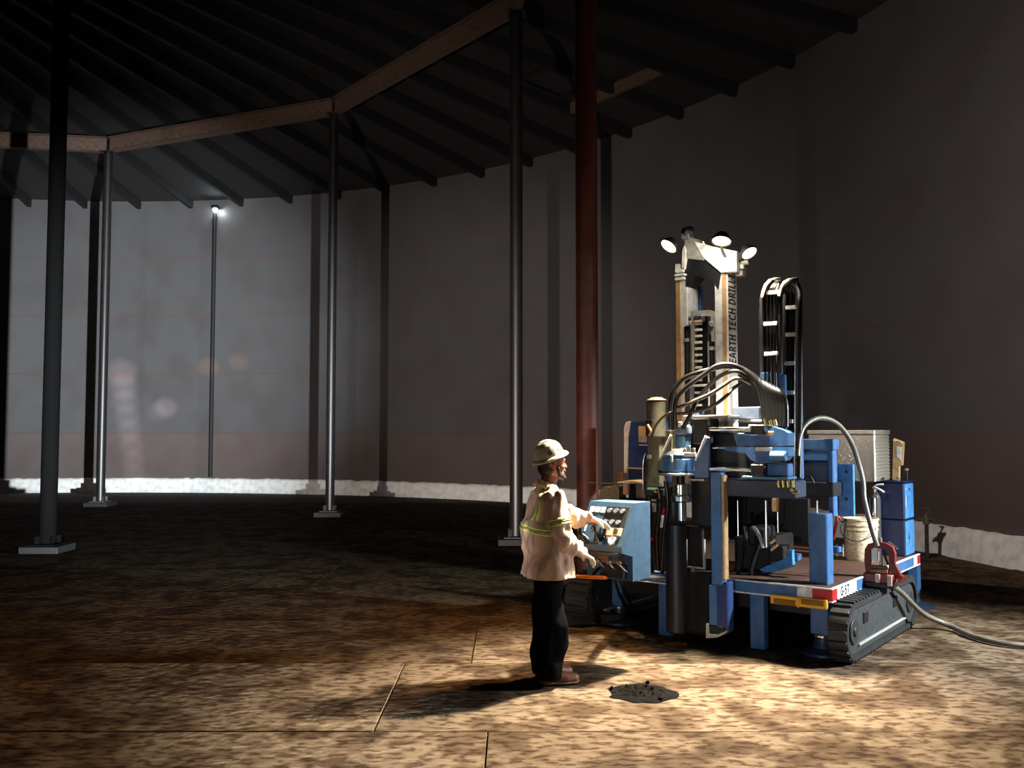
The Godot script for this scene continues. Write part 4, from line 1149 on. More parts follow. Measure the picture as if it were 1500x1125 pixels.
	bxp(hm, "lower_coupling", "dark_green", -1.549, -1.392, 1.271, 1.367, 0.16, 0.3, 0.02)
	tub(hm, "lower_hose", "rubber", [Vector3(-1.413, 1.325, 0.36), Vector3(-1.373, 1.291, 0.36), Vector3(-1.361, 1.191, 0.36), Vector3(-1.423, 0.916, 0.3), Vector3(-1.46, 0.634, 0.2)], 0.02)
	tub(hm, "lower_hose", "rubber", [Vector3(-1.479, 1.285, 0.34), Vector3(-1.467, 1.095, 0.34), Vector3(-1.518, 0.85, 0.3), Vector3(-1.528, 0.61, 0.2)], 0.022)
	tub(hm, "lower_hose", "rubber", [Vector3(-1.299, 1.429, 0.36), Vector3(-1.292, 1.222, 0.34), Vector3(-1.356, 0.921, 0.3), Vector3(-1.426, 0.619, 0.2)], 0.02)
	tub(hm, "bright_fitting", "chrome", [Vector3(-1.381, 1.362, 0.37), Vector3(-1.361, 1.327, 0.37), Vector3(-1.355, 1.268, 0.37)], 0.007)
	tub(hm, "bright_fitting", "chrome", [Vector3(-1.503, 1.256, 0.37), Vector3(-1.507, 1.19, 0.37)], 0.006)
	bxp(hm, "warning_tag", "sign_white", -1.495, -1.427, 1.152, 1.23, 0.288, 0.3, 0.003)
	bxp(hm, "warning_tag", "sign_white", -1.488, -1.426, 1.248, 1.266, 0.288, 0.3, 0.003)
	bxp(hm, "warning_tag", "red", -1.394, -1.327, 1.128, 1.193, 0.288, 0.3, 0.003)
	bxp(hm, "warning_tag", "sign_white", -1.396, -1.336, 1.022, 1.128, 0.298, 0.31, 0.003)
	bxp(hm, "back_panel", "black", -1.721, -1.426, 0.557, 1.362, -0.08, 0, 0.008)
	cyz(hm, "stop_button", "magenta", Vector3(-1.477, 0.912, 0.3), 0.018, 0.03)
	var tr := sub(rig, "instrument_tray")
	pol(tr, "tray_top", "white", [Vector2(-1.942, 1.391), Vector2(-1.818, 1.411), Vector2(-1.653, 1.401), Vector2(-1.654, 1.382), Vector2(-1.942, 1.379)], 0.1, 0.25)
	bxp(tr, "tray_post", "pale_pink", -1.896, -1.837, 1.273, 1.38, 0.04, 0.08, 0.008)
	bxp(tr, "tray_box", "grey", -1.77, -1.684, 1.247, 1.378, -0.06, 0.06, 0.008)
	bxp(tr, "tray_box", "black", -1.861, -1.781, 1.204, 1.374, -0.08, 0.04, 0.008)
	bxp(tr, "tray_base", "black", -2.074, -1.659, 1.166, 1.236, -0.12, 0.08, 0.008)
	bxp(tr, "small_tag", "brass_dull", -1.973, -1.914, 1.402, 1.479, 0.04, 0.06, 0.005)
	cyx(tr, "aerial", "olive", -2.271, -1.947, 1.373, 0.08, 0.007)
	pol(tr, "canvas_bag", "canvas", [Vector2(-2.145, 1.212), Vector2(-2.137, 1.295), Vector2(-2.091, 1.342), Vector2(-2.031, 1.338), Vector2(-1.979, 1.358), Vector2(-1.928, 1.341), Vector2(-1.929, 1.221)], 0.1, 0.14)
	# front left deck edge seen past the console
	bxp(rig, "step_tread", "steel", -1.643, -1.341, 0.519, 0.55, -0.02, 0.12, 0.008)
	# control console
	var con := sub(rig, "control_console")
	console(con, -1.502, -1.092, 1.303, 0.986, 1.25, 1.45)
	tub(con, "amber_rail", "amber_glossy", [Vector3(-1.57, 0.733, 1.49), Vector3(-1.468, 0.737, 1.49), Vector3(-1.38, 0.738, 1.47), Vector3(-1.281, 0.74, 1.45), Vector3(-1.263, 0.735, 1.4)], 0.016)
	tub(con, "rail_bracket", "dark_steel", [Vector3(-1.275, 0.736, 1.42), Vector3(-1.318, 0.762, 1.32), Vector3(-1.337, 0.788, 1.28)], 0.01)
	tub(con, "rail_bracket", "dark_steel", [Vector3(-1.355, 0.74, 1.47), Vector3(-1.381, 0.771, 1.35), Vector3(-1.387, 0.794, 1.28)], 0.01)
	tub(con, "support_arm", "dark_steel", [Vector3(-1.339, 0.734, 1.1), Vector3(-1.572, 0.665, 0.6), Vector3(-1.724, 0.617, 0.1), Vector3(-1.785, 0.59, -0.2)], 0.014)
	tub(con, "console_hose", "rubber", [Vector3(-1.34, 0.713, 1.1), Vector3(-1.81, 0.4, 0.2), Vector3(-1.878, 0.291, 0), Vector3(-1.98, 0.187, -0.2)], 0.014)
	tub(con, "console_hose", "rubber", [Vector3(-1.384, 0.708, 1.1), Vector3(-1.86, 0.37, 0.2), Vector3(-1.966, 0.203, -0.1), Vector3(-2.069, 0.129, -0.3)], 0.014)

# ---------------------------------------------------------------- things on and around the rig
func rig_thing(called: String, label: String, category: String, group := "") -> Node3D:
	var o := sub(self, called)
	o.transform = Transform3D(Basis(Vector3.UP, deg_to_rad(-37.5)), Vector3(2.58, 0, -7.51))
	tag(o, label, category, group)
	return o

func move_base(o: Node3D, base: Vector3) -> void:
	# put the node at the thing's base without moving its parts
	o.position = o.transform * base
	for c in o.get_children():
		c.position -= base

func make_loose_things() -> void:
	# tool boxes, one on the other
	for k in 2:
		var t := rig_thing("tool_box", ["lower blue steel tool box standing on the rig's deck", "upper blue steel tool box stacked on the lower one"][k], "tool box", "blue tool boxes on the deck")
		var y0: float = [0.585, 0.957][k]
		var y1: float = [0.955, 1.335][k]
		bxp(t, "box_body", "navy", -0.36, -0.06, y0, y1, -2.76, -2.42, 0.01)
		bxp(t, "side_panel", "blue_bright", -0.06, -0.05, y0 + 0.012, y1 - 0.012, -2.75, -2.43, 0.003)
		bxp(t, "latch", "chrome", -0.052, -0.04, (y0 + y1) / 2 - 0.06, (y0 + y1) / 2 + 0.06, -2.535 + 0.04 * k, -2.515 + 0.04 * k, 0.003)
		if k == 0:
			bxp(t, "latch", "chrome", -0.052, -0.042, (y0 + y1) / 2 - 0.005, (y0 + y1) / 2 + 0.015, -2.56, -2.49, 0.003)
		else:
			bxp(t, "handle", "chrome", -0.052, -0.035, 1.255, 1.28, -2.56, -2.5, 0.004)
			bxp(t, "lid", "navy", -0.365, -0.048, 1.335, 1.352, -2.765, -2.415, 0.004)
		move_base(t, Vector3(-0.2, y0, -2.6))
	# tread plate chest and the dark engine cover that carries it
	var ch := rig_thing("aluminium_chest", "silver tread plate chest high at the back of the rig", "chest")
	bxp(ch, "chest_body", "tread_plate", -0.86, -0.2, 1.362, 1.83, -2.44, -1.92, 0.01)
	bxp(ch, "lid", "tread_plate", -0.87, -0.19, 1.83, 1.876, -2.45, -1.91, 0.008)
	bxp(ch, "corner_strip", "sign_white", -0.205, -0.194, 1.365, 1.83, -1.935, -1.914, 0.002)
	for k in 13:
		bxp(ch, "rib", "tread_plate", -0.2, -0.192, 1.39 + 0.034 * k, 1.405 + 0.034 * k, -2.43, -1.945, 0.002)
	bxp(ch, "latch", "black", -0.2, -0.188, 1.37, 1.4, -2.2, -2.12, 0.003)
	move_base(ch, Vector3(-0.53, 1.362, -2.18))
	# cardboard piece with a white sticker
	var cb := rig_thing("cardboard_box", "tan cardboard piece with a white sticker standing on the upper tool box", "cardboard")
	pol(cb, "board", "cardboard", [Vector2(-0.22, 1.354), Vector2(-0.2, 1.79), Vector2(-0.1, 1.75), Vector2(-0.12, 1.51), Vector2(-0.15, 1.5), Vector2(-0.155, 1.354)], -2.6, 0.06)
	pol(cb, "sticker", "sign_white", [Vector2(-0.175, 1.6), Vector2(-0.17, 1.71), Vector2(-0.115, 1.7), Vector2(-0.125, 1.55)], -2.597, 0.004)
	move_base(cb, Vector3(-0.19, 1.354, -2.63))
	# small fittings on top of the tool box
	for k in 3:
		var ft := rig_thing("pipe_fitting", ["small bright pipe fitting left of the cardboard on the tool box", "small bright pipe fitting at the foot of the cardboard on the tool box", "dark elbow fitting on the right end of the tool box top"][k], "fitting", "fittings on the tool box")
		var p: Vector3 = [Vector3(-0.26, 1.352, -2.47), Vector3(-0.13, 1.352, -2.5), Vector3(-0.09, 1.352, -2.66)][k]
		cyv(ft, "body", "chrome" if k < 2 else "dark_steel", p.x, p.z, p.y, p.y + [0.03, 0.035, 0.12][k], 0.016, 0.013)
		cyv(ft, "rim", "steel", p.x, p.z, p.y + [0.022, 0.025, 0.1][k], p.y + [0.03, 0.035, 0.12][k] + 0.005, 0.02, 0.02)
		move_base(ft, p)
	# bucket
	var bu := rig_thing("bucket", "dirty white plastic bucket on the rig's deck in front of the tool boxes", "bucket")
	var at := Vector3(-0.35, 0.585, -1.93)
	var b := MB.new()
	b.lathe([Vector2(0, 0.003), Vector2(0.135, 0.003), Vector2(0.14, 0.0), Vector2(0.145, 0.02), Vector2(0.16, 0.3), Vector2(0.168, 0.3), Vector2(0.168, 0.315), Vector2(0.161, 0.315), Vector2(0.162, 0.345), Vector2(0.171, 0.345), Vector2(0.171, 0.36), Vector2(0.163, 0.36), Vector2(0.165, 0.4), Vector2(0.174, 0.4), Vector2(0.174, 0.415), Vector2(0.157, 0.415), Vector2(0.135, 0.02), Vector2(0, 0.02)], Transform3D(Basis(), at), 32)
	put(b.mesh(), "pail", "bucket", bu)
	var hp := []
	for k in 13:
		var a := PI * k / 12.0
		hp.append(at + Vector3(cos(a) * 0.172, 0.34 - sin(a) * 0.14, 0.08 + sin(a) * 0.1))
	tub(bu, "handle", "dark_steel", hp, 0.004)
	move_base(bu, at)
	# bright gas bottle with a lever valve behind the bucket
	var gb := rig_thing("metal_bottle", "shiny metal bottle with a lever valve between bucket and tool boxes", "bottle")
	at = Vector3(-0.3, 0.585, -2.26)
	b = MB.new()
	b.lathe([Vector2(0, 0), Vector2(0.05, 0), Vector2(0.055, 0.02), Vector2(0.055, 0.6), Vector2(0.03, 0.65), Vector2(0.02, 0.66), Vector2(0.02, 0.69), Vector2(0, 0.69)], Transform3D(Basis(), at), 24)
	put(b.mesh(), "bottle_body", "chrome", gb)
	tub(gb, "lever", "sign_white", [at + Vector3(-0.02, 0.70, 0), at + Vector3(0.02, 0.73, 0.02), at + Vector3(0.09, 0.74, 0.02)], 0.01)
	tub(gb, "lever", "sign_white", [at + Vector3(0, 0.71, 0.02), at + Vector3(0.05, 0.69, 0.03), at + Vector3(0.1, 0.66, 0.03)], 0.01)
	move_base(gb, at)
	# red yoke pipe vise on the deck edge
	var vi := rig_thing("pipe_vise", "red yoke pipe vise bolted to the right edge of the deck", "vise")
	var z := -0.88
	b = MB.new()
	var yo := [Vector2(0.005, 0.62), Vector2(-0.005, 0.72), Vector2(0.0, 0.82), Vector2(0.03, 0.87), Vector2(0.1, 0.893), Vector2(0.18, 0.887), Vector2(0.235, 0.855), Vector2(0.255, 0.8), Vector2(0.25, 0.72), Vector2(0.29, 0.64), Vector2(0.31, 0.6), Vector2(0.25, 0.6), Vector2(0.2, 0.66), Vector2(0.205, 0.8), Vector2(0.18, 0.835), Vector2(0.07, 0.838), Vector2(0.045, 0.81), Vector2(0.045, 0.62)]
	b.prism(PackedVector2Array(yo), 0.05, Transform3D(Basis(), Vector3(0, 0, z)), 0.005)
	put(b.mesh(), "yoke", "vise_red", vi)
	bxp(vi, "vise_base", "vise_red", -0.005, 0.25, 0.54, 0.625, z - 0.12, z + 0.04, 0.012)
	bxp(vi, "lower_jaw", "brass_dull", 0.05, 0.2, 0.625, 0.66, z - 0.05, z + 0.03, 0.006)
	for k in 2:
		bxp(vi, "base_lug", "pale_pink", 0.1 + 0.1 * k, 0.14 + 0.1 * k, 0.545 - 0.02 * k, 0.62, z + 0.04, z + 0.055, 0.004)
	bxp(vi, "jaw_block", "sign_white", 0.055, 0.11, 0.72, 0.83, z - 0.045, z - 0.005, 0.004)
	cyv(vi, "jaw_screw", "steel", 0.13, z - 0.025, 0.66, 0.93, 0.014, 0.014)
	cyx(vi, "jaw_bar", "brass_dull", 0.05, 0.19, 0.675, z, 0.016)
	tub(vi, "jaw_brace", "dark_steel", [Vector3(0.15, 0.82, z - 0.02), Vector3(0.19, 0.7, z - 0.02)], 0.01)
	tub(vi, "handle", "chrome", [Vector3(0.21, 0.9, z + 0.01), Vector3(0.25, 0.88, z + 0.03), Vector3(0.29, 0.855, z + 0.05)], 0.009)
	tub(vi, "hinge_pin", "vise_red", [Vector3(0.26, 0.62, z - 0.03), Vector3(0.32, 0.585, z + 0.0)], 0.03)
	bxp(vi, "mounting_plate", "dark_steel", 0.006, 0.24, 0.5, 0.54, z - 0.12, z + 0.03, 0.004)
	move_base(vi, Vector3(0.1, 0.5, z))
	# grey hose from the vise across the floor
	var ho := tub(self, "water_hose", "hose_grey", [Vector3(3.32, 0.52, -8.22), Vector3(3.5, 0.42, -8.4), Vector3(3.85, 0.16, -8.72), Vector3(4.1, 0.045, -8.72), Vector3(4.13, 0.03, -8.35), Vector3(4.25, 0.03, -8.07), Vector3(4.5, 0.03, -7.97), Vector3(5.2, 0.03, -7.8), Vector3(6.2, 0.03, -7.9)], 0.024)
	tag(ho, "grey hose lying on the steel floor right of the rig", "hose")
	# wet cuttings round the hole in front of the rig
	b = MB.new()
	var no := noise(9.0, 3, 8)
	var rings := 9
	var seg := 36
	var grid := []
	for i in rings + 1:
		var row := []
		for s in seg:
			var a := TAU * s / seg
			var edge := 1.0 + 0.25 * no.get_noise_2d(cos(a) * 0.2, sin(a) * 0.2)
			var r := 0.24 * edge * i / rings
			var p := Vector3(cos(a) * r, 0, sin(a) * r * 0.95)
			var lift := 0.03 * (1.0 - pow(float(i) / rings, 2.5)) * (0.7 + 1.1 * no.get_noise_2d(p.x * 3 + 5, p.z * 3))
			if i < 3:
				lift *= 0.15
			p.y = maxf(lift, 0.0) + (0.002 if i < rings else -0.004)
			row.append(p)
		grid.append(row)
	for i in rings:
		for s in seg:
			var s2 := (s + 1) % seg
			b.quad(grid[i][s], grid[i][s2], grid[i + 1][s2], grid[i + 1][s], Vector3.UP)
	var mp := put(b.mesh(), "cuttings_pile", "mud", self)
	mp.position = Vector3(0.93, 0.006, -6.65)
	tag(mp, "dark wet pile of drill cuttings on the floor before the rig", "cuttings")
	var rng := RandomNumberGenerator.new()
	rng.seed = 5
	b = MB.new()
	b.lathe([Vector2(0, -0.012), Vector2(0.02, -0.006), Vector2(0.024, 0.004), Vector2(0.012, 0.014), Vector2(0, 0.015)], Transform3D(), 6)
	var clod := b.mesh()
	for k in 10:
		var a := rng.randf() * TAU
		var r := rng.randf_range(0.08, 0.26)
		var c := put(clod, "clod", "mud", mp)
		c.position = Vector3(cos(a) * r, 0.012 + 0.02 * maxf(0.0, 0.22 - r) / 0.2, sin(a) * r)
		c.rotation = Vector3(rng.randf(), rng.randf() * 6.0, rng.randf())
		c.scale = Vector3.ONE * rng.randf_range(0.4, 0.8)
	# standpipe with a valve at the far wall, and a green cloth over the liner beside it
	var sp := sub(self, "standpipe")
	sp.position = Vector3(6.12, 0, -13.7)
	cyv(sp, "pipe", "olive_dark", 0, 0, 0, 0.56, 0.028, 0.028)
	cyv(sp, "valve_body", "olive", 0, 0, 0.5, 0.62, 0.05, 0.045)
	cyx(sp, "outlet", "olive", -0.14, 0.1, 0.57, 0, 0.03)
	tub(sp, "valve_handle", "olive", [Vector3(-0.02, 0.62, 0), Vector3(0.03, 0.7, 0.02), Vector3(-0.04, 0.74, 0.02)], 0.014)
	tag(sp, "small green standpipe with a valve at the wall behind the rig", "standpipe")
	b = MB.new()
	var cl := [around(101.0, 18.93, 0.45), around(101.9, 18.93, 0.43), around(103.4, 18.93, 0.4), around(103.2, 18.9, 0.16), around(102.2, 18.9, 0.2), around(101.0, 18.9, 0.27)]
	for k in 6:
		cl[k] = around([100.9, 102.1, 103.4, 103.1, 102.1, 100.9][k], [18.99, 19.0, 18.99, 18.97, 18.96, 18.97][k], [0.47, 0.46, 0.45, 0.16, 0.2, 0.28][k])
	var inw: Vector3 = (TANK_C - cl[1]).normalized()
	for f in [[0, 1, 4, 5], [1, 2, 3, 4]]:
		var q := []
		for i in f:
			q.append(cl[i])
		b.quad(q[0], q[1], q[2], q[3], inw)
		var back := q.map(func(p): return p - inw * 0.012)
		b.quad(back[0], back[1], back[2], back[3], -inw)
		for i in 4:
			b.quad(q[i], q[(i + 1) % 4], back[(i + 1) % 4], back[i], (q[i] + q[(i + 1) % 4]) / 2 - (q[0] + q[2]) / 2)
	var gc := put(b.mesh(), "green_cloth", "canvas", self)
	tag(gc, "green cloth patch hung over the white liner behind the rig", "cloth")

# ---------------------------------------------------------------- the worker
# Smoothly joined tapered capsules [a, b, ra, rb], meshed as surface nets.
# planes: [normal, distance] keeps what lies behind each; wrinkle shifts the surface along a noise.
func sdf(prims: Array, cell: float, k: float, planes := [], grow := 0.0, wrinkle := 0.0, fq := 8.0) -> ArrayMesh:
	var lo := Vector3(1e9, 1e9, 1e9)
	var hi := -lo
	for p in prims:
		var r: float = maxf(p[2], p[3]) + grow + wrinkle + cell * 2.0
		for e in [p[0], p[1]]:
			lo = lo.min(e - Vector3(r, r, r))
			hi = hi.max(e + Vector3(r, r, r))
	for pl in planes:
		# axis-like planes shrink the box
		for ax in 3:
			if pl[0][ax] > 0.999:
				hi[ax] = minf(hi[ax], pl[1] + cell * 2)
			elif pl[0][ax] < -0.999:
				lo[ax] = maxf(lo[ax], -pl[1] - cell * 2)
	var nx := int(ceil((hi.x - lo.x) / cell)) + 1
	var ny := int(ceil((hi.y - lo.y) / cell)) + 1
	var nz := int(ceil((hi.z - lo.z) / cell)) + 1
	var g := PackedFloat32Array()
	g.resize(nx * ny * nz)
	g.fill(1.0)
	for p in prims:
		var a: Vector3 = p[0]
		var b: Vector3 = p[1]
		var ra: float = p[2] + grow
		var rb: float = p[3] + grow
		var m := maxf(ra, rb) + k + cell * 2.0
		var i0 := ((a.min(b) - Vector3(m, m, m) - lo) / cell).max(Vector3.ZERO)
		var i1 := (a.max(b) + Vector3(m, m, m) - lo) / cell
		var x1 := mini(int(i1.x) + 1, nx - 1)
		var y1 := mini(int(i1.y) + 1, ny - 1)
		var z1 := mini(int(i1.z) + 1, nz - 1)
		var ab := b - a
		var l2 := maxf(ab.length_squared(), 1e-9)
		var dr := rb - ra
		for iz in range(int(i0.z), z1 + 1):
			for iy in range(int(i0.y), y1 + 1):
				var at := (iz * ny + iy) * nx
				var q := Vector3(lo.x, lo.y + iy * cell, lo.z + iz * cell) - a
				for ix in range(int(i0.x), x1 + 1):
					q.x = lo.x + ix * cell - a.x
					var t := clampf(q.dot(ab) / l2, 0.0, 1.0)
					var d := (q - ab * t).length() - ra - dr * t
					var o := g[at + ix]
					var h := k - absf(o - d)
					g[at + ix] = minf(o, d) if h <= 0.0 else minf(o, d) - h * h / (4.0 * k)
	if wrinkle > 0.0 or planes.size():
		var no := noise(fq, 2, 17)
		for iz in nz:
			for iy in ny:
				var at := (iz * ny + iy) * nx
				for ix in nx:
					var d := g[at + ix]
					if d > 0.06 or d < -0.08:
						continue
					var q := lo + Vector3(ix, iy, iz) * cell
					if wrinkle > 0.0:
						d += wrinkle * no.get_noise_3d(q.x, q.y * 0.55, q.z)
					for pl in planes:
						d = maxf(d, pl[0].dot(q) - pl[1])
					g[at + ix] = d
	# cells deep inside still need the planes
	if planes.size():
		for iz in nz:
			for iy in ny:
				var at := (iz * ny + iy) * nx
				for ix in nx:
					if g[at + ix] < -0.08 or (wrinkle <= 0.0 and g[at + ix] < 0.0):
						var q := lo + Vector3(ix, iy, iz) * cell
						var d := g[at + ix]
						for pl in planes:
							d = maxf(d, pl[0].dot(q) - pl[1])
						g[at + ix] = d
	return nets(g, nx, ny, nz, lo, cell)

func nets(g: PackedFloat32Array, nx: int, ny: int, nz: int, lo: Vector3, cell: float) -> ArrayMesh:
	var id := PackedInt32Array()
	id.resize(nx * ny * nz)
	id.fill(-1)
	var vs := PackedVector3Array()
	var ns := PackedVector3Array()
	var sx := 1
	var sy := nx
	var sz := nx * ny
	var off := [0, sx, sy, sx + sy, sz, sx + sz, sy + sz, sx + sy + sz]
	var cor := [Vector3(0, 0, 0), Vector3(1, 0, 0), Vector3(0, 1, 0), Vector3(1, 1, 0), Vector3(0, 0, 1), Vector3(1, 0, 1), Vector3(0, 1, 1), Vector3(1, 1, 1)]
	var edges := [[0, 1], [2, 3], [4, 5], [6, 7], [0, 2], [1, 3], [4, 6], [5, 7], [0, 4], [1, 5], [2, 6], [3, 7]]
	for iz in nz - 1:
		for iy in ny - 1:
			for ix in nx - 1:
				var at := iz * sz + iy * sy + ix
				var d0 := g[at]
				if d0 > cell * 3.0 or d0 < -cell * 3.0:
					continue
				var neg := 0
				for c in 8:
					if g[at + off[c]] < 0.0:
						neg += 1
				if neg == 0 or neg == 8:
					continue
				var sum := Vector3.ZERO
				var cnt := 0
				for e in edges:
					var da := g[at + off[e[0]]]
					var db := g[at + off[e[1]]]
					if (da < 0.0) != (db < 0.0):
						sum += cor[e[0]].lerp(cor[e[1]], da / (da - db))
						cnt += 1
				var gr := Vector3.ZERO
				for c in 8:
					var s: float = g[at + off[c]]
					gr += Vector3(s * (cor[c].x * 2 - 1), s * (cor[c].y * 2 - 1), s * (cor[c].z * 2 - 1))
				id[at] = vs.size()
				vs.append(lo + (Vector3(ix, iy, iz) + sum / cnt) * cell)
				ns.append(gr.normalized())
	var idx := PackedInt32Array()
	for iz in range(1, nz - 1):
		for iy in range(1, ny - 1):
			for ix in range(1, nx - 1):
				var at := iz * sz + iy * sy + ix
				var a := g[at] < 0.0
				for ax in 3:
					var st: int = [sx, sy, sz][ax]
					if (g[at + st] < 0.0) == a:
						continue
					var s1: int = [sy, sz, sx][ax]
					var s2: int = [sz, sx, sy][ax]
					var q0 := id[at]
					var q1 := id[at - s1]
					var q2 := id[at - s1 - s2]
					var q3 := id[at - s2]
					if q0 < 0 or q1 < 0 or q2 < 0 or q3 < 0:
						continue
					if a:
						idx.append_array([q0, q2, q1, q0, q3, q2])
					else:
						idx.append_array([q0, q1, q2, q0, q2, q3])
	var arr := []
	arr.resize(Mesh.ARRAY_MAX)
	arr[Mesh.ARRAY_VERTEX] = vs
	arr[Mesh.ARRAY_NORMAL] = ns
	arr[Mesh.ARRAY_INDEX] = idx
	var me := ArrayMesh.new()
	me.add_surface_from_arrays(Mesh.PRIMITIVE_TRIANGLES, arr)
	return me

# a gloved hand: wrist point, direction of the fingers, back-of-hand direction, side the thumb is on
func hand(wrist: Vector3, d: Vector3, back: Vector3, thumb: Vector3, curl: float) -> Array:
	d = d.normalized()
	back = (back - d * back.dot(d)).normalized()
	var across := d.cross(back).normalized()
	if across.dot(thumb) < 0.0:
		across = -across
	var p := []
	for k in 4:
		var s := 0.03 - 0.02 * k
		var base := wrist + d * (0.088 - 0.004 * absf(k - 1.0)) + across * s * 1.05
		p.append([wrist + across * s * 0.65 + d * 0.005, base, 0.019, 0.0125])
		var len: float = [0.04, 0.045, 0.042, 0.033][k]
		var c1 := curl * (0.8 + 0.12 * k)
		var d1 := (d * cos(c1) - back * sin(c1)).normalized()
		var d2 := (d * cos(c1 * 2.0) - back * sin(c1 * 2.0)).normalized()
		var d3 := (d * cos(c1 * 2.8) - back * sin(c1 * 2.8)).normalized()
		var j1 := base + d1 * len
		var j2 := j1 + d2 * len * 0.7
		var j3 := j2 + d3 * len * 0.5
		p.append([base, j1, 0.0115, 0.0105])
		p.append([j1, j2, 0.0105, 0.0098])
		p.append([j2, j3, 0.0098, 0.0085])
	var t0 := wrist + d * 0.03 + across * 0.028
	var t1 := t0 + (d * 0.6 + across * 0.75 - back * 0.35).normalized() * 0.042
	var t2 := t1 + (d * 0.9 + across * 0.2 - back * 0.5).normalized() * 0.034
	var t3 := t2 + (d * 0.9 - across * 0.05 - back * 0.7).normalized() * 0.024
	p.append([wrist + d * 0.01 + across * 0.012, t0, 0.02, 0.016])
	p.append([t0, t1, 0.016, 0.0125])
	p.append([t1, t2, 0.0125, 0.0115])
	p.append([t2, t3, 0.0115, 0.009])
	return p

